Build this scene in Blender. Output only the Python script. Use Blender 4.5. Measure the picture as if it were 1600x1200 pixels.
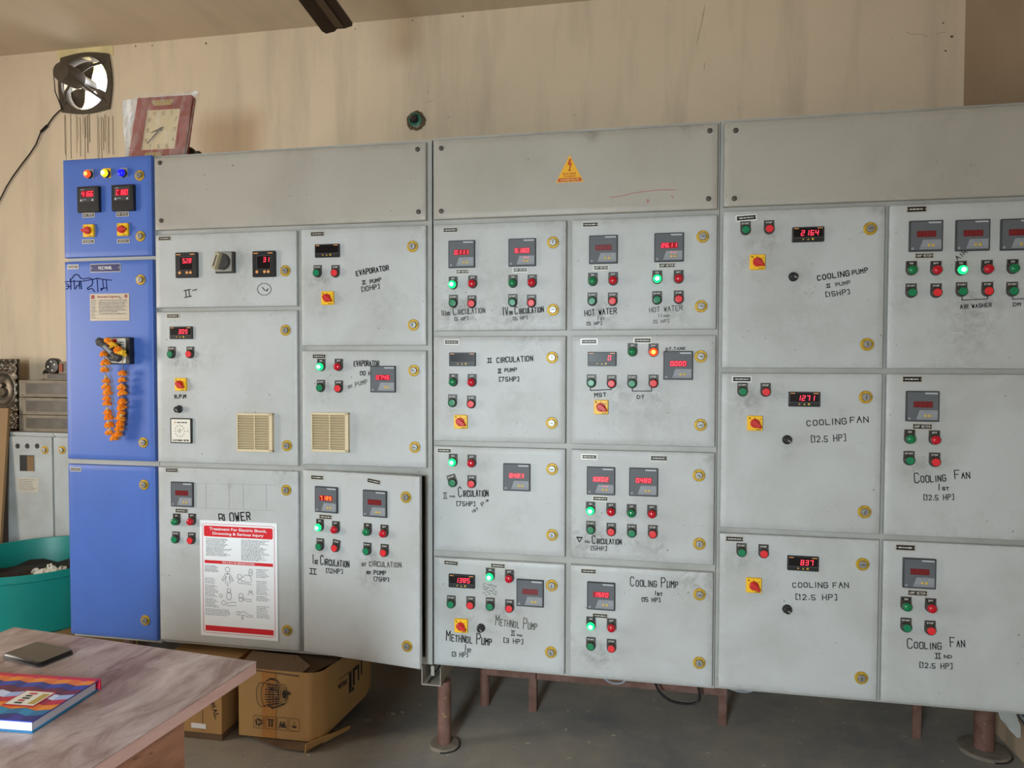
import bpy, math, random
from mathutils import Vector, Matrix, Euler
random.seed(7)
for o in list(bpy.data.objects): bpy.data.objects.remove(o)
SC = bpy.context.scene
COL = SC.collection
PI = math.pi

# ------------------------------------------------------------------ camera
FPX = 1100.0
CAM = Vector((0.74882, -2.418, 1.4136))
YAW, PITCH, ROLL = -0.189549463676655, -0.03022833158908533, 0.0022905151210284554
def cam_axes():
    f = Vector((math.sin(YAW)*math.cos(PITCH), math.cos(YAW)*math.cos(PITCH), math.sin(PITCH)))
    r = Vector((math.cos(YAW), -math.sin(YAW), 0)); u = r.cross(f)
    return math.cos(ROLL)*r+math.sin(ROLL)*u, -math.sin(ROLL)*r+math.cos(ROLL)*u, f
CR, CU, CF = cam_axes()
cd = bpy.data.cameras.new('camera'); cd.sensor_width = 36; cd.lens = 36*FPX/1600; cd.clip_start = .05
co = bpy.data.objects.new('camera', cd); COL.objects.link(co)
M = Matrix((CR, CU, -CF)).transposed().to_4x4(); M.translation = CAM; co.matrix_world = M
SC.camera = co

# ------------------------------------------------------------------ world, light, exposure
w = bpy.data.worlds.new('world'); SC.world = w; w.use_nodes = True
w.node_tree.nodes['Background'].inputs[0].default_value = (.86, .93, 1, 1)
w.node_tree.nodes['Background'].inputs[1].default_value = 3.0
def area(name, loc, target, sx, sy, power, color):
    l = bpy.data.lights.new(name, 'AREA'); l.shape = 'RECTANGLE'; l.size = sx; l.size_y = sy; l.energy = power; l.color = color
    o = bpy.data.objects.new(name, l); COL.objects.link(o); o.location = loc
    o.rotation_euler = (Vector(target)-Vector(loc)).to_track_quat('-Z', 'Y').to_euler()
    return o
# daylight: half-open doorway behind the camera, narrow doorway in the right wall; left and ceiling fills are added
area('doorway_daylight', (-.10, -4.0, 1.32), (-.30, -1.0, -2.2), .55, 1.4, 142, (.79, .93, 1))
area('left_fill_light', (-3.55, -1.6, 1.5), (0, 0, .95), .8, 1.2, 45, (1, .88, .76))  # added warm fill that brightens the left side, no known source there
area('side_doorway_daylight', (2.04, -2.95, 1.1), (0, .3, .3), .60, 1.9, 2, (.80, .90, 1))
area('ceiling_fill_light', (-.10, -4.0, .45), (-.5, -2.3, 3.1), .60, .6, 6, (1, .82, .60))  # added warm fill aimed up to brighten the ceiling
area('fan_opening_daylight', (-2.2, 1.35, 2.95), (-2.2, .9, 2.85), .4, .35, 8, (.95, .97, 1))
SC.view_settings.view_transform = 'Standard'; SC.view_settings.look = 'None'
SC.view_settings.exposure = 0.0; SC.view_settings.gamma = 1; SC.view_settings.use_curve_mapping = False

# ------------------------------------------------------------------ pixel -> point helper
def ray(u, v): return CF + (u-800)/FPX*CR - (v-600)/FPX*CU
def at_y(u, v, y):
    d = ray(u, v); return CAM + d*((y-CAM.y)/d.y)
def at_z(u, v, z):
    d = ray(u, v); return CAM + d*((z-CAM.z)/d.z)

# ------------------------------------------------------------------ materials
def lin(c): return c/12.92 if c <= .04045 else ((c+.055)/1.055)**2.4
def rgb(r, g, b): return (lin(r/255), lin(g/255), lin(b/255), 1)
MATS = {}
def mat(name, col=(200, 200, 200), rough=.5, metal=0, emit=None, strength=0, noise=0, nscale=30, col2=None, bump=0, bscale=200, stretch=None, spec=None):
    if name in MATS: return MATS[name]
    m = bpy.data.materials.new(name); m.use_nodes = True; nt = m.node_tree; b = nt.nodes['Principled BSDF']
    b.inputs['Base Color'].default_value = rgb(*col); b.inputs['Roughness'].default_value = rough; b.inputs['Metallic'].default_value = metal
    if spec is not None: b.inputs['Specular IOR Level'].default_value = spec
    if emit: b.inputs['Emission Color'].default_value = rgb(*emit); b.inputs['Emission Strength'].default_value = strength
    L = nt.links.new; vec = None
    if noise or bump:
        tc = nt.nodes.new('ShaderNodeTexCoord'); mp = nt.nodes.new('ShaderNodeMapping'); L(tc.outputs['Object'], mp.inputs['Vector'])
        if stretch: mp.inputs['Scale'].default_value = stretch
        vec = mp.outputs['Vector']
    if noise:
        n = nt.nodes.new('ShaderNodeTexNoise'); n.inputs['Scale'].default_value = nscale; n.inputs['Detail'].default_value = 6; L(vec, n.inputs['Vector'])
        r = nt.nodes.new('ShaderNodeMapRange'); r.inputs[1].default_value = .35; r.inputs[2].default_value = .7; r.inputs[4].default_value = noise; L(n.outputs['Fac'], r.inputs[0])
        x = nt.nodes.new('ShaderNodeMix'); x.data_type = 'RGBA'; L(r.outputs[0], x.inputs[0])
        x.inputs[6].default_value = rgb(*col); x.inputs[7].default_value = rgb(*(col2 or [c*.5 for c in col])); L(x.outputs[2], b.inputs['Base Color'])
    if bump:
        n2 = nt.nodes.new('ShaderNodeTexNoise'); n2.inputs['Scale'].default_value = bscale; n2.inputs['Detail'].default_value = 4; L(vec, n2.inputs['Vector'])
        bp = nt.nodes.new('ShaderNodeBump'); bp.inputs['Strength'].default_value = bump; bp.inputs['Distance'].default_value = .002
        L(n2.outputs['Fac'], bp.inputs['Height']); L(bp.outputs[0], b.inputs['Normal'])
    MATS[name] = m; return m

class G:                                           # tiny node-graph helper
    def __init__(s, name):
        s.m = bpy.data.materials.new(name); s.m.use_nodes = True; s.t = s.m.node_tree; s.b = s.t.nodes['Principled BSDF']; MATS[name] = s.m
        s.tc = s.t.nodes.new('ShaderNodeTexCoord')
    def vec(s, scale=(1, 1, 1), per_object=False):
        mp = s.t.nodes.new('ShaderNodeMapping'); mp.inputs['Scale'].default_value = scale; s.t.links.new(s.tc.outputs['Object'], mp.inputs['Vector'])
        if per_object:
            oi = s.t.nodes.new('ShaderNodeObjectInfo'); k = s.math('MULTIPLY', oi.outputs['Random'], 37.0)
            s.t.links.new(k, mp.inputs['Location'])
        return mp.outputs['Vector']
    def noise(s, vec, scale, detail=5, rough=.55, dist=0):
        n = s.t.nodes.new('ShaderNodeTexNoise'); n.inputs['Scale'].default_value = scale; n.inputs['Detail'].default_value = detail
        n.inputs['Roughness'].default_value = rough; n.inputs['Distortion'].default_value = dist; s.t.links.new(vec, n.inputs['Vector']); return n.outputs['Fac']
    def remap(s, v, a, b, c=0., d=1.):
        r = s.t.nodes.new('ShaderNodeMapRange'); r.inputs[1].default_value = a; r.inputs[2].default_value = b; r.inputs[3].default_value = c; r.inputs[4].default_value = d
        s.t.links.new(v, r.inputs[0]); return r.outputs[0]
    def math(s, op, a, b):
        n = s.t.nodes.new('ShaderNodeMath'); n.operation = op
        for i, x in enumerate((a, b)):
            if isinstance(x, (int, float)): n.inputs[i].default_value = x
            else: s.t.links.new(x, n.inputs[i])
        return n.outputs[0]
    def mix(s, f, a, b):
        n = s.t.nodes.new('ShaderNodeMix'); n.data_type = 'RGBA'
        if isinstance(f, (int, float)): n.inputs[0].default_value = f
        else: s.t.links.new(f, n.inputs[0])
        for i, x in ((6, a), (7, b)):
            if isinstance(x, tuple): n.inputs[i].default_value = x
            else: s.t.links.new(x, n.inputs[i])
        return n.outputs[2]
    def attr(s, name):
        n = s.t.nodes.new('ShaderNodeAttribute'); n.attribute_name = name; return n.outputs['Fac']
    def out(s, col, rough=.5, bump=None, bstr=.2, metal=0):
        s.t.links.new(col, s.b.inputs['Base Color']); s.b.inputs['Metallic'].default_value = metal
        if isinstance(rough, (int, float)): s.b.inputs['Roughness'].default_value = rough
        else: s.t.links.new(rough, s.b.inputs['Roughness'])
        if bump is not None:
            p = s.t.nodes.new('ShaderNodeBump'); p.inputs['Strength'].default_value = bstr; p.inputs['Distance'].default_value = .003
            s.t.links.new(bump, p.inputs['Height']); s.t.links.new(p.outputs[0], s.b.inputs['Normal'])
        return s.m

def paint(name, base, dirt, cloud):
    g = G(name); v = g.vec(per_object=True)
    c = g.mix(g.remap(g.noise(v, 3.2, 6, .6, .4), .42, .72, 0, cloud), base, dirt)
    c = g.mix(g.remap(g.noise(v, 160, 3), .62, .75, 0, .22), c, dirt)
    sp = g.math('MULTIPLY', g.remap(g.noise(v, 95, 1), .75, .79), g.remap(g.noise(v, 5, 2), .45, .6))
    c = g.mix(g.math('MULTIPLY', sp, .8), c, rgb(60, 54, 48))
    sm = g.math('MULTIPLY', g.attr('grime'), g.remap(g.noise(v, 30, 6, .7, .6), .38, .66))
    c = g.mix(g.math('MULTIPLY', sm, .55), c, rgb(92, 82, 68))
    return g.out(c, .42, g.noise(v, 420, 2), .10)
GREY = paint('grey_door_paint', rgb(188, 190, 189), rgb(146, 140, 130), .38)
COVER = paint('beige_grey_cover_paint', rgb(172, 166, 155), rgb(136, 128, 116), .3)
BLUE = paint('blue_door_paint', rgb(72, 108, 188), rgb(64, 86, 148), .3)
FRAME = paint('grey_frame_paint', rgb(172, 171, 165), rgb(120, 114, 106), .45)
OLDGREY = paint('old_grey_paint', rgb(176, 182, 182), rgb(116, 104, 90), .5)
def wall_mat(name, base, c2, c3):
    g = G(name); v = g.vec()
    c = g.mix(g.remap(g.noise(v, 1.1, 5, .6, .5), .4, .68, 0, .55), base, c2)
    c = g.mix(g.remap(g.noise(g.vec((5, 1, .7)), 1.6, 5, .6), .46, .72, 0, .45), c, c3)
    c = g.mix(g.remap(g.noise(v, 30, 3), .70, .78, 0, .5), c, c3)
    return g.out(c, .85, g.noise(v, 14, 8, .6), .35)
WALL = wall_mat('stained_plaster', rgb(232, 212, 184), rgb(214, 196, 170), rgb(182, 168, 148))
WALLR = wall_mat('low_bounce_brown_plaster', rgb(176, 154, 128), rgb(150, 128, 104), rgb(122, 104, 86))  # right wall colour darkened to cut bounced light and dim that side
WALLD = wall_mat('low_bounce_dull_plaster', rgb(150, 138, 120), rgb(132, 120, 104), rgb(116, 106, 92))  # unseen walls given a darker colour to cut bounced light
CEIL = wall_mat('ceiling_plaster', rgb(206, 188, 162), rgb(192, 174, 150), rgb(178, 162, 140))
CREAM = mat('lit_lintel_cream', (244, 226, 168), .8, noise=.3, nscale=9)  # pale colour paints in the light on the lintel above the fan
def floor_mat():
    g = G('dusty_concrete'); v = g.vec()
    c = g.mix(g.remap(g.noise(v, 2.0, 6, .6, .5), .36, .66), rgb(154, 147, 135), rgb(120, 121, 123))
    c = g.mix(g.remap(g.noise(v, 9, 5), .5, .75, 0, .5), c, rgb(168, 158, 142))
    c = g.mix(g.remap(g.noise(v, 26, 2), .69, .74, 0, .85), c, rgb(196, 188, 174))
    c = g.mix(g.remap(g.noise(v, 60, 2), .70, .76, 0, .6), c, rgb(52, 48, 44))
    return g.out(c, .6, g.noise(v, 40, 6), .25)
FLOOR = floor_mat()
def rust_mat():
    g = G('rusty_primer_steel'); v = g.vec()
    c = g.mix(g.remap(g.noise(v, 18, 6, .65), .38, .68), rgb(118, 86, 76), rgb(92, 60, 46))
    c = g.mix(g.remap(g.noise(v, 55, 3), .66, .74, 0, .7), c, rgb(158, 132, 92))
    return g.out(c, .7, g.noise(v, 90, 4), .3)
RUST = rust_mat()
def wood_mat(name, a, b, c_, sc, knots, rough, st=5):
    g = G(name); v = g.vec((st, 1, st))
    n = g.noise(v, sc, 8, .66, .9)
    c = g.mix(g.remap(n, .34, .66), a, b)
    c = g.mix(g.remap(g.noise(v, sc*2.3, 6, .6, 1.4), .6, .74, 0, knots), c, c_)
    c = g.mix(g.remap(g.noise(g.vec((60, 3, 60)), 3, 4), .55, .8, 0, .35), c, c_)
    return g.out(c, rough)
WOODTOP = wood_mat('washed_wood_laminate', rgb(204, 184, 176), rgb(140, 110, 100), rgb(106, 78, 70), 4.5, .7, .34, 2.6)
WOODEDGE = wood_mat('pink_wood_edge', rgb(226, 184, 172), rgb(208, 164, 154), rgb(168, 116, 102), 4, .5, .5)
WOODSIDE = wood_mat('brown_wood_panel', rgb(176, 124, 96), rgb(140, 92, 68), rgb(66, 38, 26), 4, .9, .45)
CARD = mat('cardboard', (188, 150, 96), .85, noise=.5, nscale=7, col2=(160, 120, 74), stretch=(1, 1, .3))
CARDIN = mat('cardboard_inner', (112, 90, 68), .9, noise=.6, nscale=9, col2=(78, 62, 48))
INK = mat('marker_ink', (34, 32, 32), .8, spec=.1)
INKF = mat('faded_marker_ink', (84, 80, 74), .8, spec=.1)
PENCIL = mat('pencil_line', (164, 164, 160), .7)
BLUEINK = mat('blue_black_ink', (22, 26, 72), .8, spec=.1)
REDINK = mat('red_ink', (176, 96, 92), .7)
BLACK = mat('black_plastic', (26, 25, 26), .4)
DKGREY = mat('charcoal_plastic', (52, 52, 54), .45)
MGREY = mat('meter_face_grey', (96, 99, 103), .5, spec=.3)
MLIGHT = mat('meter_face_light_grey', (142, 145, 150), .5)
MBRAND = mat('meter_brand_strip', (176, 180, 184), .4)
WHITE = mat('white_plastic', (232, 232, 226), .5)
WINOFF = mat('dark_red_window', (112, 26, 32), .25)
WINON = mat('red_window', (120, 10, 24), .25, emit=(150, 10, 26), strength=.55)
SEGOFF = mat('unlit_segment', (140, 38, 42), .4)
SEG = mat('lit_red_segment', (255, 60, 70), .4, emit=(255, 44, 66), strength=4.2)
SEGO = mat('lit_orange_segment', (255, 120, 40), .4, emit=(255, 120, 50), strength=3.0)
GLASS = mat('dark_display_window', (20, 12, 14), .3, spec=.3)
GOLD = mat('gold_key', (206, 168, 62), .35)
ORANGE = mat('orange_key', (222, 150, 84), .4)
BRASS = mat('brass_ring', (204, 164, 44), .5, metal=.35, noise=.6, nscale=90, col2=(110, 88, 40))
STEEL = mat('lock_steel', (158, 156, 152), .4, metal=.6)
BOLT = mat('bolt_steel', (92, 84, 76), .5, metal=.5)
YELLOW = mat('yellow_switch_plate', (244, 190, 22), .4)
RED = mat('red_switch_handle', (198, 40, 32), .4)
GREENB = mat('green_button', (20, 126, 82), .3)
REDB = mat('red_button', (226, 46, 52), .35)
GREENL = mat('green_lamp_lens', (16, 118, 70), .18)
REDL = mat('red_lamp_lens', (190, 22, 40), .18)
LGREEN = mat('lit_green_lens', (20, 220, 120), .2, emit=(0, 232, 118), strength=1.5)
LCORE = mat('lit_green_core', (190, 255, 220), .2, emit=(150, 255, 208), strength=3.0)
LRED = mat('lit_red_lens', (255, 60, 20), .2, emit=(255, 52, 16), strength=2.4)
LRCORE = mat('lit_red_core', (255, 180, 80), .2, emit=(255, 160, 60), strength=3.5)
LYEL = mat('lit_yellow_lens', (255, 210, 20), .2, emit=(255, 200, 20), strength=2.6)
LYCORE = mat('lit_yellow_core', (255, 250, 200), .2, emit=(255, 248, 190), strength=4.0)
LBLUE = mat('lit_blue_lens', (10, 16, 240), .2, emit=(10, 14, 255), strength=2.0)
BEZEL = mat('lamp_bezel', (70, 66, 60), .4, metal=.3)
BEIGE = mat('beige_grille', (214, 196, 160), .5)
BEIGED = mat('beige_grille_recess', (96, 84, 64), .7)
PLATE = mat('legend_plate', (58, 54, 50), .45, noise=.5, nscale=60, col2=(96, 90, 82))
PLATEW = mat('legend_lettering', (205, 200, 190), .5)
SILVER = mat('silver_plate', (196, 190, 176), .35, metal=.3)
NAVY = mat('navy_plate', (26, 30, 92), .35)
PAPER = mat('poster_white', (238, 240, 242), .5)
PRED = mat('poster_red', (214, 24, 38), .5)
PTEXT = mat('poster_grey_text', (96, 98, 104), .6)
PLINE = mat('poster_line', (84, 86, 92), .6)

# ------------------------------------------------------------------ mesh builder
class MB:
    def __init__(s): s.v = []; s.f = []; s.mi = []; s.mats = []
    def m(s, material):
        if material not in s.mats: s.mats.append(material)
        return s.mats.index(material)
    def add(s, vs, fs, material, T=None):
        n = len(s.v); i = s.m(material)
        s.v += [tuple(T @ Vector(v)) if T is not None else tuple(v) for v in vs]
        s.f += [tuple(n+k for k in f) for f in fs]; s.mi += [i]*len(fs)
    def box(s, x0, x1, y0, y1, z0, z1, material, T=None):
        vs = [(x, y, z) for x in (x0, x1) for y in (y0, y1) for z in (z0, z1)]
        s.add(vs, [(0, 1, 3, 2), (4, 6, 7, 5), (0, 4, 5, 1), (2, 3, 7, 6), (0, 2, 6, 4), (1, 5, 7, 3)], material, T)
    def prism(s, poly, y0, y1, ch, material, T=None, side=None):      # poly in x,z counter-clockwise seen from the front (-y); front face at y0
        n = len(poly); cx = sum(p[0] for p in poly)/n; cz = sum(p[1] for p in poly)/n
        def inset(p):
            d = math.hypot(p[0]-cx, p[1]-cz) or 1; k = max(0, 1-ch*1.3/d); return (cx+(p[0]-cx)*k, cz+(p[1]-cz)*k)
        vs = [(p[0], y1, p[1]) for p in poly]+[(p[0], y0+ch, p[1]) for p in poly]
        fs = [tuple(range(n))[::-1]]
        fs += [(i, (i+1) % n, n+(i+1) % n, n+i) for i in range(n)]
        if ch > 0:
            vs += [(inset(p)[0], y0, inset(p)[1]) for p in poly]
            fs += [(n+i, n+(i+1) % n, 2*n+(i+1) % n, 2*n+i) for i in range(n)]; k = 2*n
        else: k = n
        s.add(vs, fs, side or material, T); 
        s.add([vs[k+i] for i in range(n)], [tuple(range(n))], material, T)
    def rr(s, x0, x1, z0, z1, y0, y1, r, ch, material, T=None, side=None, seg=4):
        s.prism(rrect(x0, x1, z0, z1, r, seg), y0, y1, ch, material, T, side)
    def flat(s, poly, y, material, T=None):
        s.add([(p[0], y, p[1]) for p in poly], [tuple(range(len(poly)))], material, T)
    def lathe(s, prof, material, T=None, seg=24, cx=0, cz=0):          # profile (r, y) round the y axis, from back to front
        vs = []; fs = []
        for r, y in prof: vs += [(cx+r*math.cos(2*PI*k/seg), y, cz+r*math.sin(2*PI*k/seg)) for k in range(seg)]
        for j in range(len(prof)-1):
            for k in range(seg): fs.append((j*seg+k, j*seg+(k+1) % seg, (j+1)*seg+(k+1) % seg, (j+1)*seg+k))
        if prof[-1][0] > 1e-5: fs.append(tuple((len(prof)-1)*seg+k for k in range(seg)))
        if prof[0][0] > 1e-5: fs.append(tuple(k for k in range(seg))[::-1])
        s.add(vs, fs, material, T)
    def tube(s, pts, r, material, seg=8, T=None):
        pts = [Vector(p) for p in pts]; vs = []; fs = []; n = len(pts); up = Vector((.123, .41, .9)).normalized()
        rr = r if isinstance(r, (list, tuple)) else [r]*n
        for i, p in enumerate(pts):
            t = (pts[min(i+1, n-1)]-pts[max(i-1, 0)]).normalized(); a = t.cross(up).normalized(); b = t.cross(a)
            vs += [p+(a*math.cos(2*PI*k/seg)+b*math.sin(2*PI*k/seg))*rr[i] for k in range(seg)]
        for i in range(n-1):
            for k in range(seg): fs.append((i*seg+k, i*seg+(k+1) % seg, (i+1)*seg+(k+1) % seg, (i+1)*seg+k))
        fs += [tuple(range(seg))[::-1], tuple((n-1)*seg+k for k in range(seg))]
        s.add(vs, fs, material, T)
    def ribbon(s, pts, w, y, material, T=None):                        # an ink stroke in the x,z plane
        s.rk = getattr(s, 'rk', 0)
        for (a, b), (c, d) in zip(pts, pts[1:]):
            s.rk += 1; yy = y-(s.rk % 40)*.000012
            L = math.hypot(c-a, d-b) or 1e-6; ux, uz = (c-a)/L*w*.45, (d-b)/L*w*.45; nx, nz = -(d-b)/L*w/2, (c-a)/L*w/2
            s.flat([(a-ux-nx, b-uz-nz), (c+ux-nx, d+uz-nz), (c+ux+nx, d+uz+nz), (a-ux+nx, b-uz+nz)], yy, material, T)
    def mesh(s, name, smooth=True):
        me = bpy.data.meshes.new(name); me.from_pydata([tuple(v) for v in s.v], [], s.f)
        for m_ in s.mats: me.materials.append(m_)
        me.polygons.foreach_set('material_index', s.mi)
        if smooth:
            me.polygons.foreach_set('use_smooth', [True]*len(s.f)); me.set_sharp_from_angle(angle=math.radians(32))
        me.update(); return me
def rrect(x0, x1, z0, z1, r, seg=4):
    out = []
    for cx, cz, a in ((x1-r, z0+r, -90), (x1-r, z1-r, 0), (x0+r, z1-r, 90), (x0+r, z0+r, 180)):
        for k in range(seg+1):
            t = math.radians(a+90*k/seg); out.append((cx+r*math.cos(t), cz+r*math.sin(t)))
    return out
def circ(cx, cz, r, n=20): return [(cx+r*math.cos(2*PI*k/n), cz+r*math.sin(2*PI*k/n)) for k in range(n)]

def obj(name, me, parent=None, loc=(0, 0, 0), rot=(0, 0, 0), label=None, cat=None, group=None, kind=None):
    if isinstance(me, MB): me = me.mesh(name)
    o = bpy.data.objects.new(name, me); COL.objects.link(o); o.location = loc; o.rotation_euler = rot
    if parent: o.parent = parent
    for k, v in (('label', label), ('category', cat), ('group', group), ('kind', kind)):
        if v: o[k] = v
    return o
def thing(name, label, cat, loc=(0, 0, 0), rot=(0, 0, 0), group=None): return obj(name, None, None, loc, rot, label, cat, group, 'thing')
def struct(name, mb): return obj(name, mb, kind='structure')

# ------------------------------------------------------------------ lettering
ST = {'A': '002640 1333', 'B': '00063645443303 3342413000', 'C': '4536160501103041', 'D': '00062644422000', 'E': '46060040 0333', 'F': '460600 0333',
 'G': '45361605011030414323', 'H': '0006 4046 0343', 'I': '2026', 'J': '4641301001', 'K': '0006 4603 0340', 'L': '060040', 'M': '0006234640', 'N': '00064046',
 'O': '160501103041453616', 'P': '00063645443303', 'Q': '160501103041453616 2240', 'R': '00063645443303 2340', 'S': '453616050413334241301001', 'T': '0646 2620',
 'U': '060110304146', 'V': '062046', 'W': '0610243046', 'X': '0046 0640', 'Y': '062346 2320', 'Z': '06460040', '0': '160501103041453616', '1': '152620',
 '2': '05163645440040', '3': '0516364544331333 334241301001', '4': '30360242', '5': '460603334241301001', '6': '4516050110304143330 2'.replace(' ', ''), '7': '064610',
 '8': '133344453616050413020110304142 33'.replace(' ', ''), '9': '4313040516364541301001', '.': '2021', '[': '36161030', ']': '16363010', '(': '36151130', ')': '16353110',
 '-': '1333', '/': '0046', '>': '0343 2543 2143', 'i': '2026 1030 1636', 'h': '1016 3036 0646 0040', 't': '0006 2026 4046', '&': '400516254402110 04'.replace(' ', ''),
 'v': '062046 0646', '~': '0312233243'}
def strokes(text, jit=.25, rng=None):
    x = 0; out = []; k = 1; first = True
    rng = rng or random.Random(text)
    for ch in text:
        if ch == '^': k = 1.5; continue
        if ch == '_': k = .62; continue
        if ch == ' ': x += 5; continue
        adv = 3.4 if ch in 'I1.[]()i' else 6.2
        off = -1.2 if ch in 'I1.i' else (-1 if ch in '[]()' else 0)
        dz = rng.uniform(-jit, jit); dx = rng.uniform(-jit, jit); ks = k*(1+rng.uniform(-jit, jit)*.3)
        for st in ST[ch].split():
            out.append([(x+(int(st[i])+off+dx+rng.uniform(-jit, jit)*.5)*ks, (int(st[i+1])+rng.uniform(-jit, jit)*.5)*ks+dz) for i in range(0, len(st), 2)])
        x += adv*k; k = 1
    return out, x-1.4
def letters(mb, text, cx, cz, w, h, weight, y, material, tilt=0, jit=.25):
    ss, W = strokes(text, jit); sx = w/W; h *= .82; sz = h/6; c, s_ = math.cos(tilt), math.sin(tilt)
    for st in ss:
        mb.ribbon([(cx+(px*sx-w/2)*c-(pz*sz-h/2)*s_, cz+(px*sx-w/2)*s_+(pz*sz-h/2)*c) for px, pz in st], weight, y, material)
def font(mb, text, cx, cz, w, h, y, material):          # printed lettering from the built-in font, fitted to w x h
    cu = bpy.data.curves.new('t', 'FONT'); cu.body = text; cu.size = 1; cu.offset = .018; o = bpy.data.objects.new('t', cu); COL.objects.link(o)
    dg = bpy.context.evaluated_depsgraph_get(); me = bpy.data.meshes.new_from_object(o.evaluated_get(dg))
    vs = [v.co.copy() for v in me.vertices]; fs = [tuple(p.vertices) for p in me.polygons]
    bpy.data.objects.remove(o); bpy.data.curves.remove(cu); bpy.data.meshes.remove(me)
    x0, x1 = min(v.x for v in vs), max(v.x for v in vs); z0, z1 = min(v.y for v in vs), max(v.y for v in vs)
    mb.add([(cx+((v.x-x0)/(x1-x0)-.5)*w, y, cz+((v.y-z0)/(z1-z0)-.5)*h) for v in vs], fs, material)
def dashes(mb, x0, x1, z, h, y, material, rng):         # print too small to read
    x = x0
    while x < x1-.002:
        l = min(x1-x, rng.uniform(.003, .013)); hh = h*rng.uniform(.7, 1)
        mb.flat([(x, z-hh/2), (x+l, z-hh/2), (x+l, z+hh/2), (x, z+hh/2)], y, material); x += l+.0018

# seven-segment digits
SEGS = {'0': 'abcdef', '1': 'bc', '2': 'abged', '3': 'abgcd', '4': 'fgbc', '5': 'afgcd', '6': 'afgecd', '7': 'abc', '8': 'abcdefg', '9': 'abcdfg', ' ': '', 'A': 'abcefg', 'C': 'adef', 'L': 'def'}
def seven(mb, text, x1, z0, dw, dh, pitch, y, on, off=None):     # right-aligned at x1
    t = dw*.2; digs = []
    for ch in text:
        if ch == '.' and digs: digs[-1][1] = True
        else: digs.append([ch, False])
    x = x1-pitch*len(digs)
    for ch, dot in digs:
        def sl(px): return px
        S = {'a': (0, dw, dh-t, dh), 'g': (0, dw, dh/2-t/2, dh/2+t/2), 'd': (0, dw, 0, t), 'f': (0, t, dh/2, dh), 'b': (dw-t, dw, dh/2, dh), 'e': (0, t, 0, dh/2), 'c': (dw-t, dw, 0, dh/2)}
        for k, (a, b, c, d) in S.items():
            m_ = on if k in SEGS[ch] else off
            if m_ is None: continue
            e = t*.12; sh = .12
            mb.flat([(x+a+e+c*sh, z0+c+e), (x+b-e+c*sh, z0+c+e), (x+b-e+d*sh, z0+d-e), (x+a+e+d*sh, z0+d-e)], y, m_)
        if dot: mb.flat([(x+dw+t*.3, z0), (x+dw+t*1.3, z0), (x+dw+t*1.3, z0+t), (x+dw+t*.3, z0+t)], y, on)
        x += pitch

# ------------------------------------------------------------------ room
WY, CZ, WX0, WX1, SY = .94, 3.11, -3.6, 2.07, -4.05
mb = MB(); mb.box(WX0-.1, WX1+.3, SY-1.2, WY+.1, -.1, 0, FLOOR); struct('floor', mb)
mb = MB(); mb.box(WX0-.1, WX1+.1, SY-.1, WY+.25, CZ, CZ+.12, CEIL); struct('ceiling', mb)
fx0, fx1, fz0 = -2.3875, -2.1075, 2.778            # opening for the exhaust fan, up to the slab
mb = MB()
mb.box(WX0, fx0, WY, WY+.2, 0, CZ, WALL); mb.box(fx1, WX1+.1, WY, WY+.2, 0, CZ, WALL); mb.box(fx0, fx1, WY, WY+.2, 0, fz0, WALL)
wb = struct('wall_back', mb)
mb = MB(); mb.box(-2.425, -2.078, WY-.004, WY+.20, 3.058, CZ-.0005, CREAM); struct('lit_lintel_1', mb)  # added filler block, its cream colour stands in for the lit lintel
mb = MB()
mb.box(WX1, WX1+.12, -2.62, WY, 0, CZ, WALLR); mb.box(WX1, WX1+.12, SY, -3.28, 0, CZ, WALLR); mb.box(WX1, WX1+.12, -3.28, -2.62, 2.1, CZ, WALLR)
struct('wall_right', mb)
mb = MB(); mb.box(WX0-.12, WX0, SY, -2.02, 0, CZ, WALLD); mb.box(WX0-.12, WX0, -1.18, WY, 0, CZ, WALLD); mb.box(WX0-.12, WX0, -2.02, -1.18, 0, .88, WALLD); mb.box(WX0-.12, WX0, -2.02, -1.18, 2.12, CZ, WALLD); struct('wall_left', mb)  # opening in this unseen wall is made for the added left fill
mb = MB()
mb.box(WX0, -.40, SY-.12, SY, 0, CZ, WALLD); mb.box(.20, WX1+.1, SY-.12, SY, 0, CZ, WALLD); mb.box(-.40, .20, SY-.12, SY, 2.12, CZ, WALLD)
struct('wall_front', mb)
# dark streaks that ran down the plaster below the fan, hairline cracks
rng = random.Random(3); mb = MB()
STAIN = mat('drip_stain', (158, 140, 112), .9); STAIND = mat('dark_drip_stain', (108, 92, 68), .9)
for u in (100, 101.5, 109, 118, 120, 124, 128.5, 131, 132.5, 135.5, 138, 139, 151, 153, 157, 160, 162.5, 165, 168, 169, 175):
    a = at_y(u+1, 178+rng.uniform(0, 6), WY-.0012); b = at_y(u+1.5, rng.choice([215, 246, 250, 252])+rng.uniform(-12, 8), WY-.0012); n = 7
    mb.ribbon([(a.x+rng.uniform(-.0012, .0012), a.z+(b.z-a.z)*k/n) for k in range(n+1)], rng.choice([.0016, .0022, .0030, .0046]), WY-.0012, STAIND if rng.random() < .4 else STAIN)
for pts in ([(1101, 10), (1098, 28), (1092, 52), (1089, 66)], [(1101, 98), (1100, 110)], [(1416, 50), (1424, 54), (1436, 53), (1450, 57)], [(1462, 53), (1478, 50)], [(668, 140), (670, 148)], [(665, 160), (677, 157)]):
    q = [at_y(u, v, WY-.0012) for u, v in pts]; mb.ribbon([(p.x, p.z) for p in q],   .0018, WY-.0012, STAIN)
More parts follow.
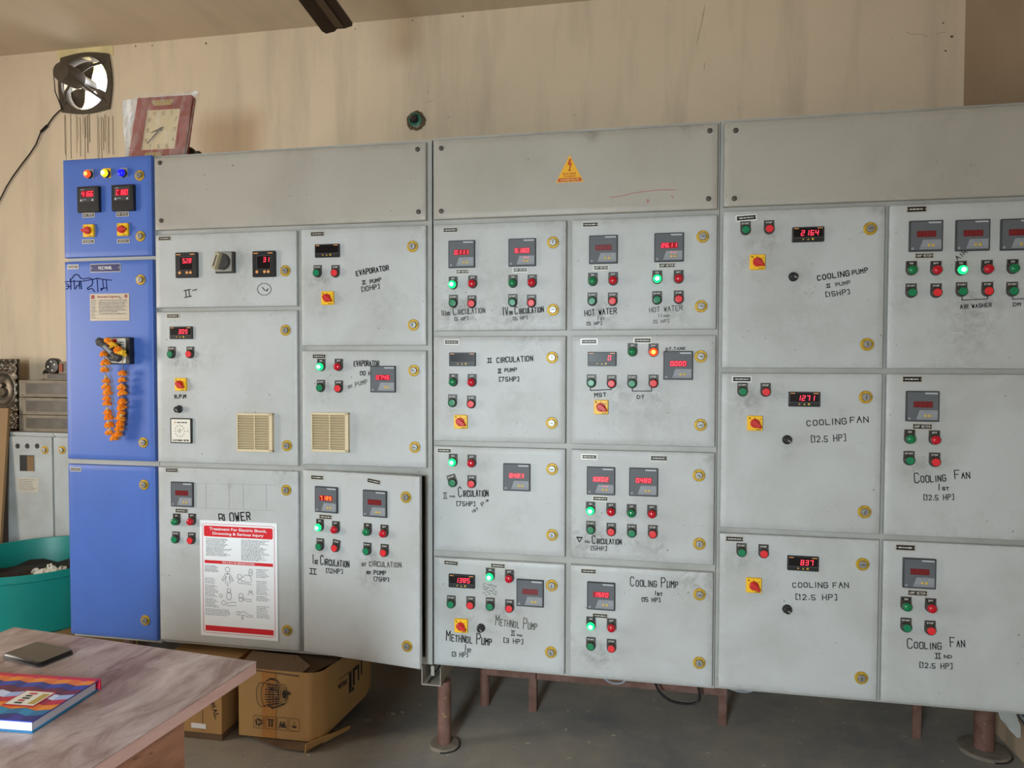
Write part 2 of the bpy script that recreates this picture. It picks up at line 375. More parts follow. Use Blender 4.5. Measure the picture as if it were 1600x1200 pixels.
for u, v, r in ((322, 64, 2), (238, 67, 1.6), (212, 68, 1.6), (544, 36, 1.6), (644, 28, 1.4), (723, 22, 1.6), (555, 41, 1.2), (1487, 53, 2.2), (1478, 75, 1.8), (1474, 32, 1.4)):
    p = at_y(u, v+4, WY-.0012); mb.flat([(a+rng.uniform(-.002, .002), b+rng.uniform(-.002, .002)) for a, b in circ(p.x, p.z, r*.0026, 9)], WY-.0012, STAIND)
obj('wall_stain', mb, wb)

# ------------------------------------------------------------------ switchboard: frames and doors
R = {'Z1': (-1.522, -1.129, 1.824, 2.208), 'Z2': (-1.522, -1.129, 1.026, 1.809), 'Z3': (-1.522, -1.129, .319, 1.005),
 'AT': (-1.115, -.028, 1.920, 2.196), 'A1': (-1.115, -.527, 1.622, 1.901), 'A2': (-1.115, -.527, 1.026, 1.606), 'A3': (-1.115, -.527, .327, 1.006),
 'B1': (-.509, -.028, 1.475, 1.903), 'B2': (-.509, -.028, 1.034, 1.456), 'B3': (-.509, -.028, .327, 1.013),
 'CT': (0, .972, 1.921, 2.200), 'C1': (0, .473, 1.526, 1.902), 'C2': (0, .473, 1.134, 1.506), 'C3': (0, .473, .738, 1.115), 'C4': (0, .473, .325, .713),
 'D1': (.493, .972, 1.526, 1.902), 'D2': (.493, .972, 1.134, 1.506), 'D3': (.493, .972, .738, 1.115), 'D4': (.493, .972, .325, .713),
 'ET': (.991, 1.99, 1.927, 2.202), 'E1': (.991, 1.484, 1.398, 1.912), 'E2': (.991, 1.484, .867, 1.381), 'E3': (.991, 1.484, .328, .848),
 'F1': (1.496, 1.99, 1.398, 1.912), 'F2': (1.496, 1.99, .867, 1.381), 'F3': (1.496, 1.99, .328, .848)}
TH = .018
def frame(x0, x1, z0, z1, keys, label):
    g = .010; y0, yd, y1 = TH+.001, .05, .45
    holes = [(a+g, b-g, c+g, d-g) for a, b, c, d in (R[k] for k in keys)]
    xs = sorted({x0, x1}|{h[0] for h in holes}|{h[1] for h in holes}); zs = sorted({z0, z1}|{h[2] for h in holes}|{h[3] for h in holes})
    def hole(i, j):
        if i < 0 or j < 0 or i >= len(xs)-1 or j >= len(zs)-1: return None
        cx, cz = (xs[i]+xs[i+1])/2, (zs[j]+zs[j+1])/2
        return any(h[0] < cx < h[1] and h[2] < cz < h[3] for h in holes)
    mb = MB()
    for i in range(len(xs)-1):
        for j in range(len(zs)-1):
            if hole(i, j): continue
            a, b, c, d = xs[i], xs[i+1], zs[j], zs[j+1]
            mb.flat([(a, c), (b, c), (b, d), (a, d)], y0, FRAME)
            for (p, q), nb in ((((a, c), (a, d)), hole(i-1, j)), (((b, c), (b, d)), hole(i+1, j)), (((a, c), (b, c)), hole(i, j-1)), (((a, d), (b, d)), hole(i, j+1))):
                if nb is False: continue
                e = yd if nb else y1
                mb.add([(p[0], y0, p[1]), (q[0], y0, q[1]), (q[0], e, q[1]), (p[0], e, p[1])], [(0, 1, 2, 3)], FRAME)
    mb.flat([(x0, z0), (x0, z1), (x1, z1), (x1, z0)], y1, FRAME)
    return obj('switchboard_frame', mb, None, label=label, cat='steel frame', group='frames of the switchboard sections', kind='thing')
frame(-1.520, -1.1235, .306, 2.208, ['Z1', 'Z2', 'Z3'], 'pale grey steel frame behind the three blue doors at the left end')
frame(-1.1215, -.0115, .312, 2.208, ['AT', 'A1', 'A2', 'A3', 'B1', 'B2', 'B3'], 'grey steel frame around the doors between the blue column and the dark vertical seam')
frame(-.0065, .9795, .314, 2.212, ['CT', 'C1', 'C2', 'C3', 'C4', 'D1', 'D2', 'D3', 'D4'], 'grey steel frame around the circulation and hot water doors under the warning triangle')
frame(.9815, 2.0, .316, 2.214, ['ET', 'E1', 'E2', 'E3', 'F1', 'F2', 'F3'], 'grey steel frame around the cooling fan doors at the right end')

def door_mesh(w, h, material, grime, seed):
    nx, nz = max(4, int(w/.02)), max(4, int(h/.02)); ch = .0035; rg = random.Random(seed)
    xs = [ch+(w-2*ch)*i/nx for i in range(nx+1)]; zs = [ch+(h-2*ch)*j/nz for j in range(nz+1)]
    vs = [(x, 0, z) for z in zs for x in xs]; N = nx+1
    fs = [(j*N+i, j*N+i+1, (j+1)*N+i+1, (j+1)*N+i) for j in range(nz) for i in range(nx)]
    loop = [i for i in range(N)]+[j*N+nx for j in range(1, nz+1)]+[nz*N+i for i in range(nx-1, -1, -1)]+[j*N for j in range(nz-1, 0, -1)]
    def ring(y, grow):
        k = len(vs)
        for q in loop:
            x, _, z = vs[q]; gx = -grow if x < ch*1.01 else (grow if x > w-ch*1.01 else 0); gz = -grow if z < ch*1.01 else (grow if z > h-ch*1.01 else 0)
            vs.append((x+gx, y, z+gz))
        return list(range(k, k+len(loop)))
    r1 = ring(ch*.35, ch*.7); r2 = ring(ch, ch); r3 = ring(TH, ch)
    for a, b in ((loop, r1), (r1, r2), (r2, r3)):
        for i in range(len(loop)):
            k = (i+1) % len(loop); fs.append((a[k], a[i], b[i], b[k]))
    fs.append(tuple(r3))
    me = bpy.data.meshes.new('door_sheet'); me.from_pydata(vs, [], fs); me.materials.append(material)
    me.polygons.foreach_set('use_smooth', [True]*len(fs)); me.set_sharp_from_angle(angle=math.radians(50))
    at = me.attributes.new('grime', 'FLOAT', 'POINT'); vals = []
    for x, y, z in vs:
        t = 0
        for gx, gz, rad, st in grime:
            d2 = ((x-gx)**2+(z-gz)**2)/rad**2
            if d2 < 9: t += st*math.exp(-d2)
        e = min(x, w-x, z, h-z); t += .35*math.exp(-max(e, 0)/.012)
        vals.append(min(1, t))
    at.data.foreach_set('value', vals); me.update(); return me

CACHE = {}
def cached(key, fn):
    if key not in CACHE: CACHE[key] = fn()
    return CACHE[key]
# --- small fittings (local frame: x right, z up, door front at y = 0, viewer at -y)
def legend(kind):
    mb = MB(); mb.prism([(.0165*math.cos(t), .0165*math.sin(t)) for t in (PI+PI*k/12 for k in range(13))]+[(.0160, .029), (-.0160, .029)], -.0025, 0, .0006, PLATE)
    t = {'bg': 'START', 'br': 'STOP', 'lg': 'ON', 'lG': 'ON', 'lr': 'OFF', 'lR': 'OFF'}.get(kind)
    mb.flat([(-.0125, .0165), (.0125, .0165), (.0125, .0265), (-.0125, .0265)], -.0028, BLACK)
    if t: letters(mb, t, 0, .0215, .0042*len(t)+.002, .0058, .0012, -.0031, PLATEW, jit=.05)
    return mb.mesh('legend_plate')
def legend_plain(m_):
    mb = MB(); mb.rr(-.0165, .0165, -.015, .022, -.0025, 0, .0015, .0006, m_, seg=2); return mb.mesh('legend_plate')
def bezel():
    mb = MB(); mb.lathe([(.0158, -.0025), (.0158, -.008), (.0148, -.012), (.0132, -.0135), (.0122, -.0125)], BEZEL, seg=26); return mb.mesh('bezel')
def cap_button(m_):
    mb = MB(); mb.lathe([(.0120, -.008), (.0120, -.0150), (.0114, -.0158), (.0096, -.0160), (.0090, -.0152), (.0, -.0152)], m_, seg=26); return mb.mesh('button_cap')
def cap_lamp(m_, core=None):
    mb = MB(); mb.lathe([(.0136, -.008), (.0138, -.0165), (.0128, -.0200), (.0100, -.0228), (.0062, -.0242)]+([(.0, -.0248)] if not core else []), m_, seg=26)
    if core: mb.lathe([(.0072, -.0241), (.004, -.0252), (0, -.0255)], core, seg=20)
    return mb.mesh('lens')
CAPS = {'bg': (GREENB, None), 'br': (REDB, None), 'lg': (GREENL, None), 'lr': (REDL, None), 'lG': (LGREEN, LCORE), 'lR': (LRED, LRCORE), 'zr': (LRED, LRCORE), 'zy': (LYEL, LYCORE), 'zb': (LBLUE, None)}
CAPLAB = {'bg': 'green start button', 'br': 'red stop button', 'lg': 'unlit green ON lamp', 'lr': 'unlit red OFF lamp', 'lG': 'lit green ON lamp', 'lR': 'lit red lamp', 'zr': 'lit red phase lamp', 'zy': 'lit yellow phase lamp', 'zb': 'lit blue phase lamp'}

def meter_grey(lit, digits):
    mb = MB(); mb.rr(-.048, .048, -.048, .048, -.008, 0, .002, .0015, DKGREY, seg=2)
    y = -.0082; mb.flat([(-.0445, -.0445), (.0445, -.0445), (.0445, .0445), (-.0445, .0445)], y, MGREY)
    mb.flat([(-.019, -.041), (.043, -.041), (.043, -.012), (-.009, -.012)], y-.0002, MLIGHT)
    mb.flat([(.008, .0385), (.042, .0385), (.042, .0435), (.004, .0435)], y-.0002, MBRAND)
    mb.flat(circ(-.0385, -.0385, .004, 12), y-.0002, MLIGHT)
    mb.ribbon([(-.026, -.036), (.042, -.036)], .0008, y-.0004, MGREY)
    for k in range(3): mb.flat(circ(.008+.007*k, -.0175, .0012, 6), y-.0004, SEG if lit and digits in ('5.180', '26.11', '8.802') else DKGREY)
    return mb.mesh('digital_meter')
def disp_grey(lit, digits, orange=False):
    mb = MB(); y = -.0086; mb.flat([(-.027, -.0035), (.028, -.0035), (.028, .0155), (-.027, .0155)], y, WINON if lit else WINOFF)
    seven(mb, digits if lit else '8888', .0275, -.0005, .0092, .0135, .0132, y-.0003, (SEGO if orange else SEG) if lit else SEGOFF, None)
    return mb.mesh('display')
def keys_grey():
    mb = MB(); 
    for x in (.0085, .0205): mb.lathe([(.0042, -.008), (.0042, -.0095), (.003, -.0100)], GOLD, seg=12, cx=x, cz=-.0295)
    return mb.mesh('key')
def meter_thin():
    mb = MB(); mb.rr(-.048, .048, -.024, .024, -.009, 0, .002, .0015, BLACK, seg=2); y = -.0092
    mb.flat([(-.043, -.0085), (.043, -.0085), (.043, .0195), (-.043, .0195)], y, GLASS)
    mb.ribbon([(-.0455, -.0098), (.0455, -.0098)], .001, y, MGREY)
    mb.flat([(-.043, .0178), (-.029, .0178), (-.029, .0205), (-.043, .0205)], y-.0002, ORANGE); mb.flat([(.027, .0178), (.043, .0178), (.043, .0205), (.027, .0205)], y-.0002, ORANGE)
    return mb.mesh('digital_meter')
def disp_thin(digits, lit):
    mb = MB(); y = -.0096
    mb.flat([(-.027, -.0065), (.040, -.0065), (.040, .0150), (-.027, .0150)], y, GLASS)
    if lit: seven(mb, digits, .034, -.004, .0098, .0165, .0142, y-.0003, SEG)
    return mb.mesh('display')
def keys_thin():
    mb = MB(); y = -.0095
    mb.prism([(-.0175, -.0185), (-.0110, -.0155), (-.0175, -.0125)], y-.0012, -.009, .0004, GOLD)
    mb.prism([(-.0035, -.0185), (.0035, -.0185), (0, -.0125)], y-.0012, -.009, .0004, GOLD)
    mb.rr(.0105, .0170, -.0185, -.0125, y-.0012, -.009, .0012, .0004, GOLD, seg=2)
    return mb.mesh('key')
def controller():
    mb = MB(); mb.rr(-.046, .046, -.048, .048, -.012, 0, .004, .002, BLACK); y = -.0123
    mb.flat([(-.041, .038), (-.022, .038), (-.022, .0415), (-.041, .0415)], y, ORANGE); mb.flat([(.017, .038), (.037, .038), (.037, .0415), (.017, .0415)], y, ORANGE)
    for a, b in (((-.027, -.019), (.029, -.019)), ((.029, -.019), (.029, .030)), ((-.027, .030), (.029, .030)), ((-.027, -.019), (-.027, .030))): mb.ribbon([a, b], .0009, y, MGREY)
    return mb.mesh('temperature_controller')
def disp_controller(d):
    mb = MB(); mb.flat([(-.026, -.0185), (.028, -.0185), (.028, .0295), (-.026, .0295)], -.0126, GLASS)
    seven(mb, d, .026, .007, .0100, .0170, .0135, -.0129, SEG); return mb.mesh('display')
def keys_controller():
    mb = MB()
    for x in (-.026, .005, .020): mb.lathe([(.0058, -.011), (.0058, -.0135), (.004, -.0145)], ORANGE, seg=14, cx=x, cz=-.029)
    return mb.mesh('key')
def meter_black():
    mb = MB(); mb.rr(-.048, .048, -.052, .048, -.016, 0, .002, .002, BLACK, seg=2); y = -.0163
    mb.rr(-.036, .034, -.013, .040, -.0166, -.015, .001, .0003, DKGREY, seg=2)
    mb.flat([(-.030, .034), (-.014, .034), (-.014, .037), (-.030, .037)], -.0169, MLIGHT)
    mb.ribbon([(-.020, -.004), (-.006, -.004)], .003, -.0169, MLIGHT)
    return mb.mesh('digital_meter')
def disp_black(d):
    mb = MB(); mb.flat([(-.026, .006), (.028, .006), (.028, .030), (-.026, .030)], -.0169, WINON); seven(mb, d, .027, .0085, .0100, .0190, .0132, -.0172, SEG); return mb.mesh('display')
def keys_black():
    mb = MB()
    for x in (-.027, .024): mb.lathe([(.0045, -.0165), (.0045, -.0180), (.003, -.0186)], MBRAND, seg=12, cx=x, cz=-.006)
    return mb.mesh('key')
def rotary_plate():
    mb = MB(); mb.rr(-.024, .024, -.0245, .0245, -.010, 0, .004, .0018, YELLOW); y = -.0102
    mb.ribbon([(-.001, .0195), (-.001, .0165)], .0016, y, INK); mb.ribbon([(.016, .013), (.018, .015)], .0016, y, INK); mb.ribbon([(-.018, .018), (-.015, .016)], .003, y, INK)
    mb.ribbon([(.004, -.0205), (.018, -.0205)], .0020, y, INK)
    return mb.mesh('rotary_switch')
def rotary_handle():
    mb = MB(); mb.lathe([(.0150, -.010), (.0150, -.015), (.0138, -.0165)], RED, seg=26)
    mb.prism([(-.013, -.0085), (.006, -.0105), (.0225, -.0035), (.0240, 0), (.0225, .0035), (.006, .0105), (-.013, .0085), (-.0165, 0)], -.023, -.0160, .003, RED)
    return mb.mesh('handle')
def lock_ring():
    mb = MB(); mb.lathe([(.0205, 0), (.0205, -.0022), (.0190, -.0034), (.0128, -.0036), (.0120, -.0025)], BRASS, seg=30); return mb.mesh('door_lock')
def lock_core(seed):
    mb = MB(); mb.lathe([(.0122, -.001), (.0120, -.0075), (.0108, -.0092), (0, -.0095)], STEEL, seg=24)
    mb.ribbon([(-.0055, 0), (.0055, 0)], .0024, -.0097, BLACK); return mb.mesh('lock_barrel')
def knob_mesh():
    mb = MB(); mb.lathe([(.0150, 0), (.0150, -.003), (.0118, -.005), (.0115, -.020), (.0095, -.0225), (0, -.0228)], BLACK, seg=20); mb.ribbon([(0, 0), (.007, -.005)], .0018, -.0230, PLATEW); return mb.mesh('selector_knob')
def bolt_mesh():
    mb = MB(); mb.lathe([(.0085, 0), (.0085, -.0025), (.006, -.0055), (.0, -.0062)], BOLT, seg=16); mb.ribbon([(-.005, .001), (.005, -.001)], .0015, -.0064, BLACK); return mb.mesh('bolt')
def plate_label(w, h, text, seed, frame_m, glare=False):
    mb = MB(); mb.rr(-w/2, w/2, -h/2, h/2, -.0015, 0, .001, .0003, frame_m, seg=2); mb.flat([(-w/2+.003, -h/2+.003), (w/2-.003, -h/2+.003), (w/2-.003, h/2-.003), (-w/2+.003, h/2-.003)], -.0018, BLACK)
    if text: letters(mb, text, 0, 0, w*.74, h*.42, .0011, -.0021, PLATEW, jit=.05)
    else: dashes(mb, -w*.34, w*.34, 0, h*.2, -.0021, PLATEW, random.Random(seed))
    for sx in (-1, 1): mb.flat(circ(sx*(w/2-.0045), 0, .0014, 8), -.0022, SILVER)
    return mb.mesh('name_plate')
def grille_mesh():
    mb = MB(); h = .0725
    for a, b, c, d in ((-h, h, -h, -h+.010), (-h, h, h-.008, h), (-h, -h+.004, -h, h), (h-.013, h, -h, h)): mb.rr(a, b, c, d, -.015, 0, .001, .001, BEIGE, seg=1)
    mb.flat([(-h, -h), (h, -h), (h, h), (-h, h)], -.001, BEIGED); mb.box(-.003, .001, -.013, -.001, -h, h, BEIGE)
    for k in range(13):
        z = -h+.014+k*.0096; mb.add([(-h+.003, -.003, z+.0062), (h-.012, -.003, z+.0062), (h-.012, -.014, z), (-h+.003, -.014, z), (-h+.003, -.0125, z-.002), (h-.012, -.0125, z-.002)], [(0, 1, 2, 3), (3, 2, 5, 4)], BEIGE)
    return mb.mesh('ventilation_grille')

class Door:
    def __init__(s, key, label, items, material=GREY, angle=0, name='panel_door', cat='switchboard door', smudge=(), group='doors of the switchboard'):
        x0, x1, z0, z1 = R[key]; s.key = key
        s.root = thing(name, label, cat, (x0, 0, z0), (0, 0, -angle), group)
        s.inv = (Matrix.Translation((x0, 0, z0)) @ Matrix.Rotation(-angle, 4, 'Z')).inverted()
        w, h = x1-x0, z1-z0; gr = []; rg = random.Random(key)
        for it in items:
            if it[0] in ('bg', 'br'):
                p = s.p(it[1], it[2]); gr.append((p.x+rg.uniform(-.02, .03), p.z-.035, .035, rg.uniform(.15, .75)))
            elif it[0] in ('lg', 'lG', 'lr', 'rot', 'knob'): p = s.p(it[1], it[2]); gr.append((p.x, p.z-.012, .03, rg.uniform(.1, .45)))
        for u, v, r, st in smudge: p = s.p(u, v); gr.append((p.x, p.z, r, st))
        for k in range(3): gr.append((rg.uniform(.1, w-.1), rg.uniform(.05, h), rg.uniform(.02, .06), rg.uniform(.05, .25)))
        if material is BLUE: gr = []
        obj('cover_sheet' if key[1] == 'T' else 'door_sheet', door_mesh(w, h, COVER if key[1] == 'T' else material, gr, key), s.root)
        s.wr = {}; s.cl = []
        for it in items: getattr(s, 'do_'+(it[0] if it[0] not in CAPS else 'btn'))(*it) if it[0] in CAPS else getattr(s, 'do_'+it[0])(*it[1:])
        for (nm, _), mb in s.wr.items(): obj(nm, mb, s.root)
    def p(s, u, v, y=0):
        c = s.inv @ CAM; d = (s.inv.to_3x3() @ ray(u, v)); q = c+d*((y-c.y)/d.y); return q
    def px(s, u, v): return (s.p(u+1, v)-s.p(u, v)).length
    def put(s, name, me, u, v, y=0, tilt=0, parent=None, label=None):
        q = s.p(u, v, y); return obj(name, me, s.root, (q.x, 0, q.z), (0, -math.radians(tilt), 0), label=label)
    def sub(s, name, me, par, loc=(0, 0, 0), rot=(0, 0, 0)): return obj(name, me, par, loc, rot)
    def do_btn(s, k, u, v, tilt=0):
        push = k[0] == 'b'; o = s.put('push_button' if push else 'indicator_lamp', cached('bezel', bezel), u, v, -.0155 if push else -.022, tilt, label=CAPLAB[k])
        s.sub('button_cap' if push else 'lens', cached('cap'+k, lambda: cap_button(CAPS[k][0]) if push else cap_lamp(*CAPS[k])), o)
        s.sub('legend_plate', cached('leg'+k, lambda: legend(k) if k[0] != 'z' else legend_plain(YELLOW if k == 'zy' else MLIGHT)), o)
    def do_lab(s, u, v, text='', w=.056, h=.0185, tilt=0, fm=None): s.put('name_plate', plate_label(w, h, text, '%s%d' % (s.key, u), fm or SILVER), u, v, 0, tilt)
    def do_mg(s, u, v, digits=None, orange=False):
        lit = digits is not None; o = s.put('digital_meter', cached(('mg', digits in ('5.180', '26.11', '8.802')), lambda: meter_grey(lit, digits)), u, v, -.008)
        s.sub('display', cached(('dg', digits, orange), lambda: disp_grey(lit, digits, orange)), o); s.sub('key', cached('kg', keys_grey), o)
    def do_mt(s, u, v, digits=None):
        o = s.put('digital_meter', cached('mt', meter_thin), u, v, -.009)
        s.sub('display', cached(('dt', digits), lambda: disp_thin(digits or '', digits is not None)), o); s.sub('key', cached('kt', keys_thin), o)
    def do_ctl(s, u, v, digits):
        o = s.put('temperature_controller', cached('ctl', controller), u, v, -.012); s.sub('display', disp_controller(digits), o); s.sub('key', cached('kc', keys_controller), o)
    def do_mbk(s, u, v, digits):
        o = s.put('digital_meter', cached('mbk', meter_black), u, v, -.015); s.sub('display', disp_black(digits), o); s.sub('key', cached('kb', keys_black), o)
    def do_rot(s, u, v, ang=-32):
        o = s.put('rotary_switch', cached('rot', rotary_plate), u, v, -.009); s.sub('handle', cached('roth', rotary_handle), o, rot=(0, math.radians(-ang), 0))
    def do_lock(s, u, v, ang=None):
        o = s.put('door_lock', cached('lock', lock_ring), u, v, -.003); s.sub('lock_barrel', cached('lockc', lambda: lock_core(1)), o, rot=(0, math.radians(random.choice([0, 90, 75, 100, 20, 160]) if ang is None else ang), 0))
    def do_knob(s, u, v): s.put('selector_knob', cached('knob', knob_mesh), u, v, -.010)
    def do_bolt(s, u, v): s.put('bolt', cached('bolt', bolt_mesh), u, v)
    def do_grille(s, u, v): s.put('ventilation_grille', cached('grille', grille_mesh), u, v, -.010)
    def ink(s, nm, m_, u, v):           # words that stand apart become parts of their own
        for k, (cu, cv) in enumerate(s.cl):
            if abs(cu-u) < 48 and abs(cv-v) < 40: break
        else: s.cl.append((u, v)); k = len(s.cl)-1
        return s.wr.setdefault((nm, (m_.name, k)), MB())
    def do_tx(s, u, v, text, w, h, tilt=0, wt=1.5, m_=None):
        k = s.px(u, v); q = s.p(u, v); m_ = m_ or INK
        letters(s.ink('handwriting', m_, u, v), text, q.x, q.z, w*k, h*k, wt*k*.95, -.0007, m_, math.radians(tilt))
    def do_line(s, pts, wt=1.3, m_=None, nm='handwriting'):
        m_ = m_ or INK; k = s.px(*pts[0]); q = [s.p(*p) for p in pts]; s.ink(nm, m_, *pts[0]).ribbon([(a.x, a.z) for a in q], wt*k, -.0008, m_)

# --- blue column
Door('Z1', 'blue panel door with red, yellow and blue phase lamps over two black meters', [
 ('zr', 134, 271), ('zy', 161, 269.7), ('zb', 187.3, 269), ('lock', 217.5, 274), ('lock', 218.8, 369), ('mbk', 137, 310.5, '4166'), ('mbk', 191, 308, 'C180'),
 ('lab', 138.7, 336.2, 'VOLT METER', .056, .018), ('lab', 191.8, 334.7, 'AMP METER', .056, .018), ('rot', 137.5, 360.3, 180), ('rot', 191, 358.5, 0), ('lab', 138.3, 377.5, '', .056, .016), ('lab', 193, 376.7, '', .056, .016)], BLUE)
D2 = Door('Z2', 'tall blue panel door with the navy MCC PANEL plate and main switch', [('lab', 114.5, 417, '', .05, .017), ('lock', 219.2, 437), ('lock', 223.4, 691.5)], BLUE)
q = D2.p(165, 418.7); mb = MB(); mb.rr(-.068, .068, -.0165, .0165, -.002, 0, .001, .0005, SILVER, seg=2); mb.flat([(-.066, -.0145), (.066, -.0145), (.066, .0145), (-.066, .0145)], -.0023, NAVY)
font(mb, 'MCC PANEL', 0, 0, .060, .012, -.0026, WHITE)
for sx in (-.061, .061): mb.flat(circ(sx, 0, .002, 8), -.0026, SILVER)
obj('title_plate', mb, D2.root, (q.x, 0, q.z))
# hand-written Hindi words
for st in ([(102, 440.4), (117, 439.5), (130, 439.3), (142, 437)], [(103.5, 452), (106, 451), (108, 448.5), (106.5, 445), (103.5, 443.5)], [(104, 447.6), (110.5, 447.4)], [(110.6, 436), (110.8, 452)], [(109.8, 440), (110, 436), (113.5, 434.5), (115, 431), (118.5, 428.6), (122, 429.6), (124, 432), (126, 435), (131, 435.8), (139, 434.2), (146, 436.8), (152, 434.7), (160, 436.4), (174, 437.8)],
           [(115.6, 438), (116.6, 452)], [(119, 451), (120, 446.8), (123.5, 446), (124, 439.6)], [(124, 439.6), (124.6, 451)], [(126, 439.4), (127.6, 451.6)], [(144, 436.6), (145, 441), (143.6, 446), (138, 449), (136.4, 450.5), (138, 452.8), (141, 451), (144, 451), (148, 455.8)], [(151.8, 436), (153, 455.6)], [(160.6, 438), (161.8, 450), (158, 453.8), (157.8, 450.8), (163, 450.3), (167, 449.6)], [(166, 438), (167.4, 454)]):
    D2.do_line(st, 1.15, BLUEINK)
for (nm, _), m2 in D2.wr.items(): obj(nm, m2, D2.root)
q = D2.p(171.5, 480); mb = MB(); W2, H2 = .088, .053; mb.rr(-W2, W2, -H2, H2, -.0015, 0, .001, .0004, mat('tan_plate', (178, 166, 146), .45, metal=.15), seg=2); rg = random.Random(5)
font(mb, 'Novotech Engineers', -.004, H2-.013, .100, .012, -.0019, mat('plate_red_print', (150, 52, 44), .5))
mb.flat([(-.082, .033), (-.066, .033), (-.066, .048), (-.082, .048)], -.0019, MATS['plate_red_print']); mb.flat([(.068, .036), (.080, .036), (.080, .048), (.068, .048)], -.0019, MATS['plate_red_print'])
for k in range(10):
    z = .027-k*.0075; dashes(mb, -.083, -.083+rg.uniform(.018, .03), z, .0028, -.0019, PTEXT, rg)
    if k < 8: dashes(mb, -.048, rg.uniform(.03, .082), z, .0034, -.0019, PTEXT, rg)
    if k % 2: mb.ribbon([(-.083, z-.0037), (.083, z-.0037)], .0006, -.0019, PTEXT)
mb.ribbon([(.048, .040), (.046, .034), (.052, .032), (.055, .037)], .002, -.0019, PTEXT)
obj('maker_plate', mb, D2.root, (q.x, 0, q.z))
# main switch
q = D2.p(184.5, 548, -.024); mb = MB(); mb.rr(-.056, .052, -.052, .052, -.026, 0, .004, .002, BLACK)
mb.rr(-.052, .036, -.048, .048, -.0275, -.025, .003, .0006, mat('switch_plate', (198, 196, 184), .5)); mb.flat([(-.022, .030), (-.002, .030), (-.002, .045), (-.022, .045)], -.028, PRED)
mb.flat([(.010, .022), (.030, .022), (.030, .026), (.010, .026)], -.028, PTEXT); mb.flat([(.010, .030), (.030, .030), (.030, .035), (.010, .035)], -.028, PTEXT)
mb.lathe([(.036, -.0275), (.036, -.036), (.030, -.040), (0, -.040)], DKGREY, seg=28, cx=-.012, cz=-.004)
sw = obj('main_switch', mb, D2.root, (q.x, 0, q.z))
a, b = D2.p(153, 531, -.060)-q, D2.p(187, 562, -.060)-q; a.y = b.y = -.060; mb = MB(); HG = mat('handle_grey', (74, 70, 66), .55, noise=.5, nscale=40, col2=(46, 42, 40))
def lerp(t): return a+(b-a)*t
mb.tube([lerp(0), lerp(.12), lerp(.25), lerp(.5), lerp(.75), lerp(.88), lerp(1.)], [.012, .0175, .012, .012, .012, .0175, .012], HG, 14)
mb.tube([lerp(.48)+Vector((0, .040, 0)), lerp(.48)], .013, HG, 12)
mb.tube([lerp(.36)+Vector((.001, -.008, .003)), lerp(.70)+Vector((.001, -.008, .003))], .0075, MLIGHT, 8)
obj('handle', mb, sw)
Door('Z3', 'plain blue panel door at the bottom of the blue column', [('lab', 118.6, 733.3, '', .05, .016), ('lock', 224.4, 757.5), ('lock', 226.6, 969.5)], BLUE)

# --- grey columns, left section
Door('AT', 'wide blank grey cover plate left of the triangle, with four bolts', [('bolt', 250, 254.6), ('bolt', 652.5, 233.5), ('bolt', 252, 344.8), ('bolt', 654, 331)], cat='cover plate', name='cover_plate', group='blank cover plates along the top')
DA1 = Door('A1', 'low grey panel door with two black temperature controllers and a large dark selector', [
 ('lab', 257.5, 372.7), ('ctl', 290.4, 414, '528'), ('ctl', 411.6, 412.3, '31'), ('lock', 445.3, 423), ('tx', 294, 458, 'h', 13, 12, 8, 1.3), ('tx', 304.5, 453, '~~', 7, 4, 14, 1.1)] +
 [('line', [(402+11*math.cos(t/10*2*PI)+11, 452-9.5*math.sin(t/10*2*PI)) for t in range(11)], .9, INKF), ('line', [(410, 449), (414, 454)], 1.2), ('line', [(416, 453), (417, 455), (419, 451)], 1.1)],
 smudge=[(375, 395, .05, .5), (380, 440, .06, .3)])
q = DA1.p(351, 410, -.01); mb = MB(); mb.rr(-.040, .040, -.040, .040, -.010, 0, .003, .001, BEZEL, side=BLACK); mb.rr(-.040, .030, -.034, .038, -.012, -.009, .003, .0005, mat('selector_plate', (150, 146, 136), .5))
o = obj('selector_switch', mb, DA1.root, (q.x, 0, q.z))
mb = MB(); mb.lathe([(.031, -.011), (.031, -.026), (.029, -.028), (0, -.028)], HG, seg=30, cx=-.006, cz=.002)
mb.rr(-.0085, .0085, -.031, .031, -.050, -.027, .003, .002, mat('selector_handle', (176, 164, 134), .5), T=Matrix.Translation((-.014, 0, .002)) @ Matrix.Rotation(math.radians(20), 4, 'Y'))
mb.rr(-.003, .003, -.022, .022, -.0505, -.049, .001, .0003, HG, T=Matrix.Translation((-.014, 0, .002)) @ Matrix.Rotation(math.radians(20), 4, 'Y'))
obj('handle', mb, o)
DA2 = Door('A2', 'grey panel door marked R.P.M with white timer dial and beige grille', [
 ('lab', 270.5, 493.8), ('mt', 282, 520, '305'), ('bg', 264.6, 553.4), ('br', 293.8, 553.3), ('rot', 281.6, 600.7), ('tx', 282, 619.5, 'R.P.M', 18, 5.5, 2, 1.3), ('knob', 277.7, 639.5),
 ('lock', 445.6, 516, 90), ('lock', 447.8, 696.4), ('grille', 398.5, 675.7)], smudge=[(272, 566, .03, .8), (300, 566, .03, .8), (330, 560, .06, .4), (440, 500, .05, .3)])
q = DA2.p(283, 673, -.006); mb = MB(); mb.rr(-.0455, .0455, -.048, .048, -.008, 0, .001, .001, BLACK, seg=2); TW = mat('timer_face', (228, 222, 208), .45)
mb.flat([(-.0405, -.044), (.0405, -.044), (.0405, .044), (-.0405, .044)], -.0083, TW)
